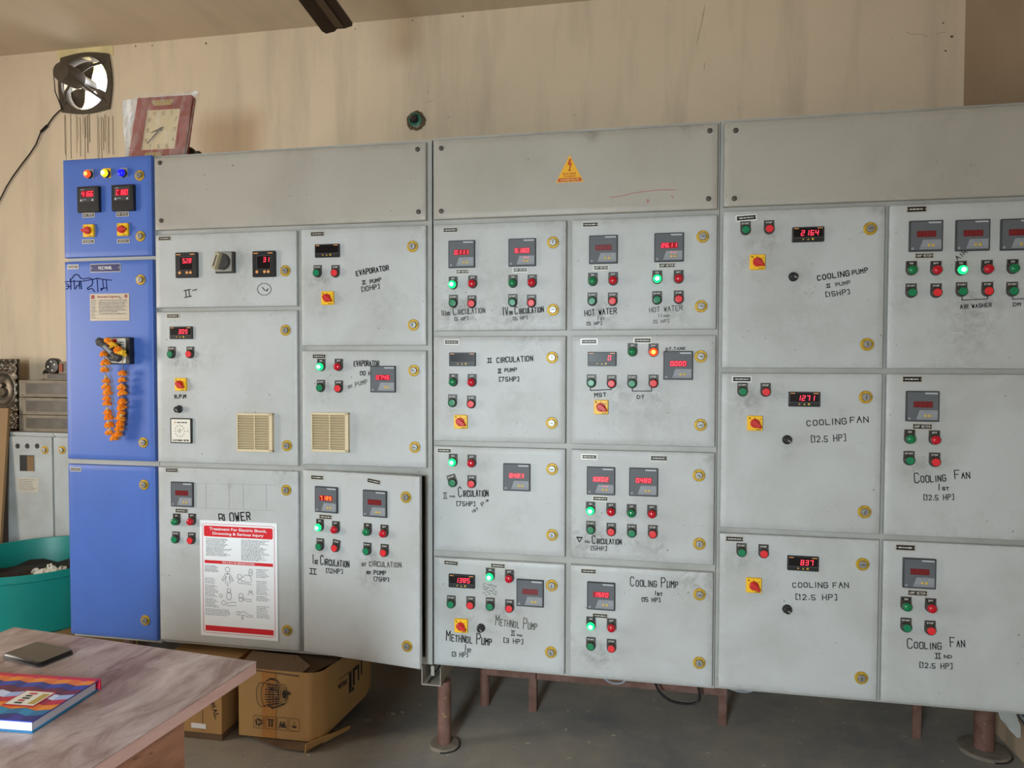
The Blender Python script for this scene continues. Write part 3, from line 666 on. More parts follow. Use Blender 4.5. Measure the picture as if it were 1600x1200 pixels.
rg = random.Random(9); dashes(mb, -.015, .027, .032, .005, -.0086, INK, rg); mb.flat(circ(-.024, .032, .003, 8), -.0086, REDINK); letters(mb, 'ELECTRONIC MOTOR', 0, -.037, .068, .0062, .0014, -.0086, INK, jit=.05)
for k in range(12):
    t = 2*PI*k/12; x, z = -.004+.0205*math.sin(t), -.001+.0215*math.cos(t); mb.ribbon([(x-.002, z-.0022), (x+.001, z+.0024)], .0011, -.0086, INKF); mb.ribbon([(x-.001, z+.002), (x+.002, z-.002)], .0011, -.0086, INKF)
for a, b in (((-.0065, -.006), (-.0065, .006)), ((-.0015, -.006), (-.0015, .006)), ((-.0065, .006), (-.0015, .006)), ((-.0065, -.006), (-.0015, -.006)), ((-.015, .002), (-.011, -.004)), ((.003, .002), (.009, .003))): mb.ribbon([a, b], .0013, -.0086, INK)
mb.flat(circ(.030, .004, .0015, 6), -.0086, INKF); mb.ribbon([(.027, -.002), (.033, -.002)], .002, -.0086, INKF)
obj('timer', mb, DA2.root, (q.x, 0, q.z))
grid = [('line', [(302, 755), (432, 758)], .6, PENCIL, 'pencil_line'), ('line', [(303, 793), (430, 798)], .6, PENCIL, 'pencil_line')] + [('line', [(x, 756), (x, 796)], .6, PENCIL, 'pencil_line') for x in (322, 358, 380, 416)]
DA3 = Door('A3', 'grey panel door marked BLOWER carrying the white and red first-aid poster', [
 ('lab', 268.7, 734.6), ('mg', 283.8, 772.7), ('lab', 284, 798), ('lg', 270.6, 816), ('lr', 295, 816), ('bg', 271.2, 843.6), ('br', 296, 845),
 ('tx', 367, 808, 'BLOWER', 50, 14, 7, 1.7), ('lock', 446.8, 766, 100), ('lock', 448, 985.3)] + grid, smudge=[(440, 745, .04, .6), (360, 757, .015, .9)])
DB1 = Door('B1', 'grey panel door marked EVAPORATOR II PUMP with a dark display', [
 ('lab', 496, 365.7), ('mt', 510.6, 391.6), ('bg', 493.6, 426), ('br', 521.6, 426), ('rot', 511.3, 465.7), ('tx', 582, 422.7, 'EVAPORATOR', 52, 8.5, 9, 1.5), ('tx', 569, 441, 'h', 6, 6.5, 5, 1.2), ('tx', 587, 438.5, 'PUMP', 18, 6, 9, 1.2), ('tx', 579, 449.8, '[10HP]', 27, 8, 8, 1.2),
 ('lock', 644.3, 385, 85), ('lock', 645.5, 507.7, 90)], smudge=[(508, 438, .02, 1), (600, 470, .09, .35), (650, 360, .04, .5), (505, 485, .04, .5)])
DB2 = Door('B2', 'grey panel door marked EVAPORATOR with beige grille and lit grey meter', [
 ('lab', 498.8, 556.7), ('lG', 498, 573), ('lr', 525.6, 573), ('bg', 498.7, 606), ('br', 527, 607), ('tx', 573, 568, 'EVAPORATOR', 40, 9, 1, 1.3), ('tx', 575, 583, '[10 HP]', 24, 7, 1, 1.2), ('tx', 559, 600, '_I_S_T PUMP', 32, 7, 14, .9, INKF),
 ('mg', 598, 592.5, '0.745'), ('grille', 516, 675.5), ('lock', 646.3, 579), ('lock', 647.8, 698.8)], smudge=[(514, 600, .02, .8), (510, 620, .03, .5), (600, 640, .12, .2)])
DB3 = Door('B3', 'grey panel door standing ajar, marked 1ST CIRCULATION twice', [
 ('lab', 495.7, 746), ('lab', 584.3, 752, '', .056, .0185, -8), ('mg', 509, 781, '7.185', True), ('mg', 585, 787.4), ('lab', 508.7, 807.5),
 ('lG', 495, 825), ('lr', 520, 828.6), ('bg', 497, 854.8), ('br', 521.5, 857, -8), ('lg', 570, 832), ('lr', 596.3, 834.6), ('bg', 571, 861.8), ('br', 598, 864.3),
 ('tx', 517, 879, '^I_S_T ^CIRCULATION', 57, 9.5, 0, 1.3), ('tx', 490, 892.5, 'h', 13, 9, 0, 1.3), ('tx', 522.5, 892, '[12HP]', 25, 7, 2, 1.1), ('tx', 596, 881.5, '_I_S_T CIRCULATION', 62, 8, 3, 1.2, INKF), ('tx', 588, 894.5, '_I_S_T PUMP', 31, 6.5, 2, 1.2), ('tx', 596, 905, '(75HP)', 23, 7, 3, 1.1),
 ('lock', 633.8, 777, 80), ('lock', 635.5, 1010)], angle=math.radians(7.6), smudge=[(580, 872, .03, .9), (572, 905, .03, .9), (500, 860, .03, .6), (585, 915, .03, .5)])

# --- middle section
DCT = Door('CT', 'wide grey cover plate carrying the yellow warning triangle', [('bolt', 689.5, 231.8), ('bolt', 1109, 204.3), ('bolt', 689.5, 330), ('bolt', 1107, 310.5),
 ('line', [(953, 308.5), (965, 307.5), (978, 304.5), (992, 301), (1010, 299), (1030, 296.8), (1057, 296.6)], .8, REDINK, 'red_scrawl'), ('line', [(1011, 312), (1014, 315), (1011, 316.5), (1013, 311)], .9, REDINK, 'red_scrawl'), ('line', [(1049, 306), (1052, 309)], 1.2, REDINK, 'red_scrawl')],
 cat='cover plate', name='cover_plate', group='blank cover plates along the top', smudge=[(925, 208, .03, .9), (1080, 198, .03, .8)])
ap, bl, br_ = DCT.p(890, 241.5), DCT.p(868, 287), DCT.p(912.3, 283.3); cx, cz = (bl.x+br_.x)/2, (bl.z+br_.z)/2
mb = MB(); TY = mat('warning_yellow', (236, 174, 16), .45); TR_ = mat('warning_red', (186, 74, 14), .5); W2, HH = (br_.x-bl.x)/2, ap.z-cz
def tri(f, t): z = HH*t; return (f*W2*(1-t), z)
mb.flat([(-W2, 0), (W2, 0), (0, HH)], -.0008, mat('warning_border', (222, 176, 96), .5)); mb.flat([(-W2*.93, HH*.025), (W2*.93, HH*.025), (0, HH*.96)], -.0010, TY)
mb.flat([(-W2*.86, HH*.03), (W2*.86, HH*.03), tri(.93, .16), tri(-.93, .16)], -.0012, TR_)
font(mb, '415/440 VOLTS', 0, HH*.095, W2*1.3, HH*.075, -.0014, mat('warning_pale', (240, 196, 110), .5))
font(mb, 'BUS BAR', 0, HH*.315, W2*.95, HH*.085, -.0012, TR_); font(mb, 'CHAMBERS', 0, HH*.22, W2*.9, HH*.055, -.0012, TR_)
mb.flat([(-.002, HH*.84), (.006, HH*.84), (.002, HH*.70), (.008, HH*.70), (.001, HH*.44), (-.002, HH*.44), (0, HH*.62), (-.007, HH*.62)], -.0012, TR_)
mb.flat([(-.006, HH*.47), (.005, HH*.46), (-.001, HH*.40)], -.0012, TR_)
mb.flat([(-.001, HH*.46), (.0015, HH*.46), (0, HH*.38)], -.0012, TR_)
obj('warning_sticker', mb, DCT.root, (cx, 0, cz))
DC1 = Door('C1', 'grimy grey panel door marked IIIRD CIRCULATION and IVTH CIRCULATION', [
 ('lab', 704, 359.5), ('mg', 721, 396.9, '0.111'), ('mg', 815.5, 394.2, '5.180'), ('lab', 722.8, 424.5, 'AMP METER', .05), ('lab', 813, 421.8, 'AMP METER', .054, .018, 0, WHITE),
 ('lG', 705.5, 444), ('lr', 736.3, 442.5), ('lg', 799.7, 441.5), ('lr', 830, 441), ('bg', 706.7, 473), ('br', 735.8, 474), ('bg', 800, 472), ('br', 829.5, 473),
 ('tx', 724, 487, 'III_R_D ^CIRCULATION', 68, 9, 3, 1.25, INKF), ('tx', 721, 498, '[5 HP]', 21, 6, 2, 1, INKF), ('tx', 817.5, 486, '^I^V_T_H ^CIRCULATION', 64, 9.5, 4, 1.3), ('tx', 813, 497, '[5 HP]', 22, 6, 4, 1, INKF),
 ('lock', 864, 378.5, 90), ('lock', 864, 484, 0)], smudge=[(710, 488, .05, 1), (725, 492, .05, .9), (815, 480, .04, 1), (810, 495, .05, .8), (772, 505, .02, .8), (866, 495, .025, .9), (860, 350, .05, .4), (760, 440, .1, .3)])
DC2 = Door('C2', 'grey panel door marked II CIRCULATION II PUMP with a yellow rotary switch', [
 ('lab', 706, 534.5), ('mt', 722, 561.5), ('lg', 706, 597), ('lr', 735.3, 597.5), ('bg', 705.5, 629.5), ('br', 735, 631.5), ('rot', 719.5, 659.3),
 ('tx', 765.5, 563, 'h', 8, 8, 2, 1.4), ('tx', 804.5, 561.5, 'CIRCULATION', 57, 9, 3, 1.4), ('tx', 781, 579.5, 'h', 6, 7.5, 2, 1.4), ('tx', 798, 578, 'PUMP', 19, 6, 2, 1.2), ('tx', 795.5, 592.3, '[75HP]', 30, 8, 2, 1.3),
 ('lock', 862.6, 558.6, 90), ('lock', 862, 661, 0)], smudge=[(830, 532, .06, .7), (800, 620, .1, .3)])
DC3 = Door('C3', 'grey panel door marked II ND CIRCULATION with a meter reading 8.421', [
 ('lab', 694.5, 704), ('lG', 705.5, 723), ('lr', 735, 724.5), ('bg', 706, 755, 18), ('br', 735.7, 756.5), ('mg', 807, 746, '8.421'), ('tx', 696, 774, 'h', 7, 11, 3, 1.2, INKF), ('tx', 707, 775, '_N_D', 8, 4.5, 2, 1, INKF), ('tx', 740, 771, '^CIRCULATION', 47, 11, 3, 1.4), ('tx', 728, 787, '[75HP]', 28, 8, 2, 1.2), ('tx', 750.5, 790, '_I_S_T P>', 32, 7, 36, 1),
 ('lock', 862.5, 733, 0), ('lock', 862.5, 836)], smudge=[(815, 800, .05, .35), (760, 730, .04, .3)])
DC4 = Door('C4', 'grey panel door marked METHNOL PUMP twice, above the rusty front leg', [
 ('lab', 705, 879.5, '', .056, .0185, -3), ('lab', 778, 884), ('mt', 721, 908.6, '1385'), ('lG', 764, 902.7), ('lr', 794.3, 905.7), ('bg', 703.5, 945), ('br', 734, 946.7), ('bg', 764.7, 948.7), ('br', 795, 951.7), ('mg', 828, 927.3), ('rot', 720, 978.3), ('knob', 750.8, 982.3),
 ('tx', 807, 975.5, '^METHNOL ^PUMP', 65, 12, -3, 1.2, INKF), ('tx', 802, 989, 'h', 7, 9, -2, 1.2), ('tx', 812, 992, '_N_D', 8, 5, -2, 1), ('tx', 802, 1001.5, '[3 HP]', 29, 8.5, -1, 1.2), ('tx', 733, 999.5, '^METHNOL ^PUMP', 71, 12, -2, 1.5), ('tx', 731, 1015, '^I_S_T', 10, 9, -2, 1.2), ('tx', 718.5, 1022.5, '[3 HP)', 24, 8, 1, 1.2),
 ('lock', 862, 915, 95), ('lock', 860.5, 1019.5, 70)] + [('line', [(755+3*((k*37) % 7), 913+2.2*((k*13) % 8)), (758+3*((k*37) % 7), 913+2.2*((k*13) % 8)+((k*29) % 5)-2)], .8, INKF) for k in range(22)], smudge=[(770, 955, .03, 1), (800, 957, .025, .8)])
DD1 = Door('D1', 'grey panel door marked HOT WATER twice, two meters side by side', [
 ('lab', 922.5, 351), ('mg', 942.5, 389.6), ('mg', 1045.3, 386.2, '26.11'), ('lab', 939, 418.5, 'AMP METER', .054), ('lab', 1042, 414.8, 'AMP METER'),
 ('lg', 925.5, 438.5), ('lr', 957.5, 437.5), ('lG', 1027, 435), ('lr', 1060.7, 434.5), ('bg', 925, 470), ('br', 957, 470), ('bg', 1026.7, 468), ('br', 1060.7, 467),
 ('tx', 938.5, 487.5, 'HOT WATER', 50, 10, 3, 1.3), ('tx', 939, 497.5, '^I_S_T', 12, 6, 2, .9, INKF), ('tx', 928.5, 505.3, '[5 HP]', 23, 6, 2, 1), ('tx', 1040.5, 482.6, 'HOT WATER', 52, 9, 3, 1.1, INKF), ('tx', 1037, 493, 'II_N_D', 18, 5.5, 3, .9, INKF), ('tx', 1033, 502, '[5 HP]', 24, 6, 3, .9, INKF),
 ('lock', 1098, 369.5, 0), ('lock', 1095.5, 478.5, 20)], smudge=[(935, 480, .04, .9), (945, 500, .05, .6), (1060, 490, .05, .5)])
DD2 = Door('D2', 'grey panel door marked MST, DT and DT.TANK with one lit orange lamp', [
 ('lab', 920.5, 533.7, '', .058, .02), ('lab', 1004, 532, '', .06, .02), ('mt', 940.4, 561, '0'), ('lg', 988, 549.5), ('lR', 1021, 550), ('bg', 923.5, 598.5), ('br', 955.3, 599.5), ('bg', 987.6, 599.5), ('br', 1021, 599), ('mg', 1059.5, 571, '0.000'),
 ('tx', 1056, 545, 'DT.TANK', 31, 5, 3, 1.1), ('line', [(922.5, 606), (922.5, 610), (955, 608.5), (955, 605.5)]), ('tx', 938.5, 617, 'MST', 19, 7, 3, 1.3), ('line', [(988, 606.5), (988, 611), (1018, 611), (1018, 605)]), ('tx', 1001.5, 620.3, 'DT', 12, 6, 0, 1.2), ('rot', 939, 636.3),
 ('lock', 1095, 557, 10), ('lock', 1094.5, 664)], smudge=[(1010, 640, .08, .45), (955, 655, .04, .4), (1060, 660, .08, .25)])
DD3 = Door('D3', 'grey panel door marked V TH CIRCULATION with eight buttons and lamps', [
 ('lab', 921, 713.7), ('lab', 1029.5, 716, '', .06, .02), ('mg', 938.7, 751.7, '8.802'), ('mg', 1005.4, 753.6, '0.480'), ('lab', 938, 779), ('lG', 922, 799), ('lr', 954.3, 801), ('lg', 986.5, 803), ('lr', 1018.8, 804.3), ('bg', 922.6, 828.8), ('br', 954.6, 831.8), ('bg', 987, 834), ('br', 1019.9, 835.3),
 ('tx', 906, 843.5, 'v', 9, 8.5, 0, 1.5), ('line', [(901, 839), (910, 839.6)], 1.2), ('tx', 917, 846, '_T_H', 7, 5, 0, 1), ('tx', 948.5, 846, '^CIRCULATION', 46, 9.5, 1, 1.3), ('tx', 935.5, 856.7, '[5HP]', 24, 7.5, 1, 1.1), ('lock', 1092, 743, 30), ('lock', 1092.7, 850, 90)], smudge=[(933, 838, .03, 1), (910, 850, .06, .8), (1105, 716, .03, .8), (930, 812, .02, .8)])
DD4 = Door('D4', 'grey panel door marked COOLING PUMP 1ST with a meter reading 19.20', [
 ('lab', 919.5, 892.5), ('mg', 939, 932, '19.20'), ('lab', 937.6, 962), ('lG', 922.6, 980), ('lr', 955, 983), ('bg', 922.7, 1011), ('br', 955, 1014.2), ('tx', 1022, 912, '^COOLING ^PUMP', 75, 12, 1, 1.4), ('tx', 1029, 927, 'I_S_T', 11, 7.5, -1, 1.3), ('tx', 1017, 937, '[15 HP]', 28, 7.5, 3, 1.3), ('lock', 1093, 929), ('lock', 1092.5, 1036, 85)],
 smudge=[(932, 1018, .04, .9), (900, 1005, .02, .6), (1080, 905, .05, .6), (1100, 915, .05, .5)])
# --- right section
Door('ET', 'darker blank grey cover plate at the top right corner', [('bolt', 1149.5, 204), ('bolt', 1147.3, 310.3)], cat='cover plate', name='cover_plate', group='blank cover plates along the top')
Door('E1', 'grey panel door marked COOLING PUMP II PUMP with a display reading 2164', [
 ('lab', 1166, 340.5, '', .066, .02, 3, WHITE), ('bg', 1165.7, 358.5), ('br', 1202.7, 357), ('mt', 1263, 366, '2164'), ('rot', 1183.7, 409.5), ('knob', 1240.3, 432), ('tx', 1302, 430.5, 'COOLING', 50, 10, 8, 1.7), ('tx', 1343.5, 424, 'PUMP', 25, 8.5, 9, 1.5), ('tx', 1294.5, 446.3, 'h', 7, 7, 6, 1.4), ('tx', 1317, 443, 'PUMP', 23, 6.5, 8, 1.2), ('tx', 1308.5, 458, '[15HP]', 36, 9, 7, 1.4), ('lock', 1360, 357, 170), ('lock', 1355, 538, 80)],
 smudge=[(1180, 372, .04, .6), (1380, 330, .03, 1), (1160, 410, .03, .5), (1250, 480, .15, .25)])
Door('E2', 'grey panel door marked COOLING FAN with a display reading 1271', [
 ('lab', 1159, 592.5, '', .062, .02, 0, WHITE), ('bg', 1161, 612), ('br', 1197.3, 612.5), ('mt', 1257, 624, '1271'), ('rot', 1179.7, 661.5, -38), ('knob', 1230.5, 687.5), ('tx', 1291.5, 659.5, 'COOLING', 62, 11, 4, 1.5), ('tx', 1343, 656, 'FAN', 29, 11, 4, 1.5), ('tx', 1294, 685, '[12.5 HP]', 53, 13, 4, 1.4), ('lock', 1353, 620.5), ('lock', 1351, 800, 110)], smudge=[(1165, 630, .06, .5), (1230, 710, .04, .4)])
Door('E3', 'grey panel door marked COOLING FAN with a display reading 837', [
 ('lab', 1147.5, 842, '', .06, .02), ('bg', 1159.3, 864), ('br', 1194, 866), ('mt', 1255, 881, '837'), ('rot', 1178, 915, -40), ('knob', 1230.5, 953), ('tx', 1266, 914, 'COOLING', 55, 10, 3, 1.4), ('tx', 1314, 914.5, 'FAN', 25, 10, 5, 1.4), ('tx', 1275, 933, '[12.5 HP]', 63, 11, 3, 1.4), ('lock', 1348, 882, 0), ('lock', 1346, 1059.5, 90)], smudge=[(1160, 875, .04, .5)])
Door('F1', 'grey panel door marked AIR WASHER, lit green lamp in its middle', [
 ('lab', 1432, 327, '', .06, .0215), ('mg', 1447.3, 368.5), ('mg', 1520.5, 367.3), ('mg', 1591.5, 366), ('lab', 1444, 399.7, 'AMP METER'), ('tx', 1502, 398, 'AIR', 21, 9, 42, 1.3), ('lg', 1427.7, 421), ('lr', 1466.5, 421), ('lG', 1506, 421), ('lr', 1547, 419.5), ('lg', 1587.5, 418.5), ('bg', 1426, 456.7), ('br', 1465.3, 456.7), ('bg', 1505.3, 455), ('br', 1546, 454.5), ('bg', 1585, 454.5),
 ('line', [(1503, 464), (1503, 469), (1543, 467), (1543, 463)]), ('tx', 1525, 478, 'AIR WASHER', 49, 8, 4, 1.3), ('tx', 1606, 474.5, 'DM PUMP', 46, 7, 3, 1.3), ('line', [(1582, 463), (1582, 467.5), (1622, 466), (1622, 462)])], smudge=[(1520, 500, .08, .5), (1500, 530, .1, .3)])
Door('F2', 'grey panel door marked COOLING FAN 1ST in marker pen', [
 ('lab', 1425, 592.5, '', .06, .0215), ('mg', 1442, 635), ('lab', 1441, 666.5, 'AMP METER', .06, .02), ('lg', 1425, 686.5), ('lr', 1464, 688), ('bg', 1422.7, 720), ('br', 1463, 722.5), ('tx', 1453, 748, '^COOLING', 50, 13, 5, 1.6), ('tx', 1503.5, 743, '^FAN', 24, 12, 5, 1.6), ('tx', 1473.5, 762.5, '^I_S_T', 17, 9, 3, 1.5), ('tx', 1466.5, 777, '[12.5 HP]', 46, 11, 3, 1.4)], smudge=[(1440, 735, .02, .7)])
Door('F3', 'grey panel door marked COOLING FAN II ND in marker pen', [
 ('lab', 1414.5, 855.5, '', .06, .0215), ('mg', 1437, 896.5), ('lab', 1433.5, 926.5, 'AMP METER', .06, .02), ('lg', 1419.3, 950), ('lr', 1458, 952.5), ('bg', 1418, 982), ('br', 1455.8, 986.5), ('tx', 1444, 1008.5, '^COOLING', 54, 13, 2, 1.6), ('tx', 1496, 1005.5, '^FAN', 23, 13, 4, 1.6), ('tx', 1466, 1024.5, 'h', 11, 11, 3, 1.5), ('tx', 1481.5, 1026, 'ND', 13, 6.5, 3, 1.3), ('tx', 1462, 1040, '[12.5 HP]', 50, 11, 2, 1.4)])

# ------------------------------------------------------------------ poster on the blower door
pc = [DA3.p(*c) for c in ((313.7, 812.3), (434.8, 818), (433.8, 1001.6), (314, 992))]; base = DA3.root.location
PW = (pc[1].x-pc[0].x+pc[2].x-pc[3].x)/2; PH = (pc[0].z-pc[3].z+pc[1].z-pc[2].z)/2; X0 = base.x+(pc[0].x+pc[3].x)/2; Z0 = base.z+(pc[3].z+pc[2].z)/2
tilt = math.atan2(pc[1].z-pc[0].z, pc[1].x-pc[0].x)
mb = MB(); mb.box(0, PW, -.0012, 0, 0, PH, PAPER); y = -.0016; rg = random.Random(11)
def pr(x0, x1, z0, z1, m_, yy=y): mb.flat([(x0*PW, z0*PH), (x1*PW, z0*PH), (x1*PW, z1*PH), (x0*PW, z1*PH)], yy, m_)
obj_poster = thing('safety_poster', 'white first-aid poster with red bands headed Treatment For Electric Shock', 'poster', (X0, -.0012, Z0), (0, -tilt, 0))
obj('sheet', mb, obj_poster)
mb = MB(); out = rrect(.035*PW, .965*PW, .03*PH, .972*PH, .012); mb.ribbon(out+[out[0]], .0016, y, PRED)
mb.rr(.055*PW, .945*PW, .862*PH, .955*PH, y, -.0012, .006, 0, PRED); pr(.06, .945, .63, .657, PRED); pr(.06, .945, .045, .092, PRED)
font(mb, 'Treatment For Electric Shock,', .5*PW, .928*PH, .74*PW, .028*PH, y-.0004, PAPER); font(mb, 'Drowning & Serious Injury', .5*PW, .888*PH, .66*PW, .030*PH, y-.0004, PAPER); font(mb, 'THE A B C OF RESUSCITATION', .5*PW, .6435*PH, .42*PW, .014*PH, y-.0004, PAPER)
obj('printed_bands', mb, obj_poster)
mb = MB()
def para(x0, x1, z0, z1, n):
    for k in range(n):
        z = z1-(z1-z0)*k/(n-1); dashes(mb, x0*PW, (x0+(x1-x0)*rg.uniform(.6, 1))*PW, z*PH, .0022, y, PTEXT, rg)
para(.08, .43, .70, .845, 16); para(.54, .90, .675, .845, 18); para(.06, .27, .56, .61, 6); para(.06, .24, .46, .50, 4); para(.06, .25, .345, .44, 9); para(.06, .25, .255, .325, 7); para(.06, .42, .185, .235, 5)
para(.73, .90, .535, .60, 6); para(.73, .92, .39, .50, 9); para(.73, .92, .335, .37, 4); para(.73, .92, .19, .285, 8)
def body(cx, cz, s, pts): mb.ribbon([((cx+a*s)*PW, cz*PH+b*s*PW) for a, b in pts], .0015, y, PLINE)
def head(cx, cz, r): body(cx, cz, r, [(math.cos(t*PI/6), math.sin(t*PI/6)) for t in range(13)])
head(.36, .585, .030); body(.36, .50, .1, [(-.3, .65), (-.75, -.1), (-.55, -.2), (-.2, .4), (-.3, -.5)]); body(.36, .50, .1, [(.3, .65), (.75, -.1), (.55, -.2), (.2, .4), (.3, -.5)]); body(.36, .50, .1, [(-.3, .65), (.3, .65)]); body(.36, .46, .1, [(0, .2), (-.05, -.2), (.1, -.2)]); body(.36, .545, .02, [(-.4, 0), (.4, 0), (0, .8), (-.4, 0)])
head(.375, .405, .024); body(.375, .37, .09, [(-.3, .2), (-.35, -.4), (-.15, -.7), (.15, -.7), (.35, -.4), (.3, .2), (-.3, .2)]); head(.305, .295, .026); body(.42, .30, .1, [(-.8, -.1), (0, .1), (.5, .05)]); body(.42, .29, .1, [(-.8, -.2), (.2, -.2), (.5, -.1)]); head(.27, .355, .02)
head(.515, .53, .028); head(.52, .487, .026); body(.62, .51, .1, [(-.7, .2), (-.3, .5), (.3, .5), (.5, -.1)]); body(.62, .48, .1, [(-.7, -.1), (0, -.1), (.5, -.2)]); body(.62, .49, .1, [(-.7, .1), (-.2, -.05), (.5, -.05)]); head(.66, .585, .022); body(.66, .57, .06, [(-.4, 0), (-.2, -.7)]); body(.66, .57, .06, [(.4, 0), (.2, -.7)])
head(.53, .365, .030); head(.53, .335, .026); body(.62, .345, .1, [(-.6, 0), (.5, -.1)]); body(.62, .335, .1, [(-.6, 0), (0, -.2), (.5, -.15)]); body(.655, .40, .05, [(-.6, -.6), (-.3, .5), (0, -.2), (.3, .5), (.6, -.6)])
head(.495, .215, .022); body(.60, .215, .1, [(-.8, .1), (-.3, .25), (.2, -.1), (.8, -.2)]); body(.60, .195, .1, [(-.7, 0), (-.3, .1), (.1, -.1), (.8, -.05)]); body(.56, .195, .08, [(-.3, 0), (-.2, -.6), (0, -.1)])
obj('printed_text', mb, obj_poster)

# ------------------------------------------------------------------ marigold garland on the main switch handle
MARI = mat('marigold_orange', (255, 158, 30), .7, noise=.6, nscale=120, col2=(240, 112, 10)); MARIY = mat('marigold_yellow', (240, 196, 40), .7, noise=.5, nscale=120, col2=(226, 150, 20)); BUD = mat('pale_bud', (196, 178, 120), .7); STRING = mat('string', (150, 132, 96), .8)
def flower(m_, seed):
    rg = random.Random(seed); mb = MB()
    for lay, (rad, zz, n) in enumerate(((.0175, -.003, 11), (.0145, .0015, 10), (.0105, .0055, 8), (.006, .008, 5))):
        for k in range(n):
            a = 2*PI*k/n+lay*.4+rg.uniform(-.2, .2); c, s_ = math.cos(a), math.sin(a); wd = rad*.42; lift = rg.uniform(-.002, .003); r2 = rad*rg.uniform(.9, 1.08)
            P = lambda q, o_, dz: (c*r2*q-s_*wd*o_, s_*r2*q+c*wd*o_, zz+dz)
            mb.add([(0, 0, zz-.002), P(.6, 1, .001), P(.9, .75, lift), P(1., 0, lift), P(.9, -.75, lift), P(.6, -1, .001), P(.6, 0, -.005), P(.92, 0, -.004)], [(0, 1, 2, 3, 4, 5), (0, 6, 1), (0, 5, 6), (1, 6, 7, 2), (2, 7, 3), (3, 7, 4), (4, 7, 6, 5)], m_)
    return mb.mesh('flower', smooth=False)
FM = [flower(MARI, 1), flower(MARI, 2), flower(MARI, 3)]; FY = flower(MARIY, 4)
Z = lambda u, v: (130+u/6.32, 510+v/6.32)
left = [(202, 270), (218, 355), (212, 425), (230, 535), (232, 597), (238, 650), (234, 708), (238, 758), (242, 843), (250, 893), (256, 968), (258, 1045), (305, 1100)]
right = [(388, 460), (382, 528), (379, 597), (384, 655), (384, 738), (375, 795), (375, 855), (370, 900), (365, 955), (354, 1003), (345, 1062)]
top = [(250, 145), (296, 182, 1), (343, 228), (390, 262, 1)]
g0 = at_y(*Z(300, 200), -.06); gar = thing('flower_garland', 'orange marigold garland hanging from the main switch handle', 'garland', g0)
strp = []
for i, f in enumerate(top+left+right):
    yy = -.072 if i < 4 else (-.034 if i < 17 else -.032)
    if i >= 4: yy -= max(0, (500-f[1]))/500*.028
    p = at_y(*Z(f[0], f[1]), yy); rg = random.Random(i)
    o = obj('flower', FY if len(f) > 2 else FM[i % 3], gar, p-g0, (rg.uniform(-.35, .35)+(.5 if i < 4 else 0), rg.uniform(-.3, .3), rg.uniform(0, 6))); sc = rg.uniform(.9, 1.1); o.scale = (sc*1.0, sc*1.0, sc*1.3)
    strp.append(p-g0)
mb = MB(); mb.tube([strp[0]]+strp[4:17]+strp[17:][::-1]+[strp[3]], .0012, STRING, 5); obj('string', mb, gar)
mb = MB()
for u, v in ((217, 330), (218, 405), (225, 495), (240, 812), (250, 945), (262, 1020), (376, 878), (230, 570)):
    p = at_y(*Z(u, v), -.040)-g0; mb.lathe([(.0005, .0075), (.005, .003), (.0065, -.002), (.004, -.006), (0, -.0065)], BUD, T=Matrix.Translation(p) @ Matrix.Rotation(PI/2, 4, 'X'), seg=8)
obj('bud', mb, gar)

def hull_box(mb, c0, ax, ay, z0, z1, lx, ly, material):      # box from corner c0 along two floor directions
    p = [Vector((c0[0], c0[1], 0)), None, None, None]; p[1] = p[0]+ax*lx; p[2] = p[1]+ay*ly; p[3] = p[0]+ay*ly
    vs = [(q.x, q.y, z) for z in (z0, z1) for q in p]
    mb.add(vs, [(3, 2, 1, 0), (4, 5, 6, 7), (0, 1, 5, 4), (1, 2, 6, 5), (2, 3, 7, 6), (3, 0, 4, 7)], material)

# ------------------------------------------------------------------ steel stand under the switchboard
zb = .306
st = thing('support_stand', 'rust-brown steel stand with round and angle legs carrying the whole switchboard', 'stand', (.25, .2, 0))
def spart(name, mb): return obj(name, mb, st, -st.location)
for k, (x, y, r, z1) in enumerate(((.024, .052, .0245, .244), (.10, .385, .020, .306), (1.968, .395, .033, .306), (-1.42, .20, .024, .306))):
    mb = MB(); mb.tube([(x, y, 0), (x, y, z1*.5), (x, y, z1)], r, RUST, 20); spart('leg', mb)
for x, y in ((.303, .36), (1.047, .40), (1.757, .44), (-.62, .38)):
    mb = MB(); mb.box(x-.014, x+.014, y-.003, y+.003, 0, zb, RUST); mb.box(x+.011, x+.017, y, y+.032, 0, zb, RUST); spart('leg', mb)
mb = MB(); mb.box(.11, 1.06, .36, .366, .134, .178, RUST); mb.box(.11, 1.06, .36, .39, .174, .180, RUST); spart('rail', mb)
mb = MB(); mb.box(-1.5, 1.98, .39, .43, .275, zb-.001, RUST); spart('rear_beam', mb)
CONC = mat('footing_concrete', (128, 118, 104), .85, noise=.6, nscale=30, col2=(92, 84, 74), bump=.4, bscale=60)
def footing(x, y, r, label, gap=None):
    mb = MB(); rg = random.Random(int(x*50)); n = 28
    prof = [(1.0, 0), (1.0, .005), (.93, .010), (.5, .012), (0, .012)]; vs = []; jit = [rg.uniform(.985, 1.015) for _ in range(n)]
    for q, z in prof[:-1]: vs += [(x+r*q*jit[k]*math.cos(2*PI*k/n), y+r*q*jit[k]*math.sin(2*PI*k/n), z) for k in range(n)]
    fs = [(j*n+k, j*n+(k+1) % n, (j+1)*n+(k+1) % n, (j+1)*n+k) for j in range(3) for k in range(n)]; fs.append(tuple(3*n+k for k in range(n)))
    mb.add(vs, fs, CONC); mb.tube([(x+r*1.03*math.cos(t/24*2*PI), y+r*1.03*math.sin(t/24*2*PI), .0005) for t in range(-6, 7)], .003, BLACK, 5)
    obj('concrete_footing', mb, None, label=label, cat='footing', group='round concrete footings of the legs', kind='thing')
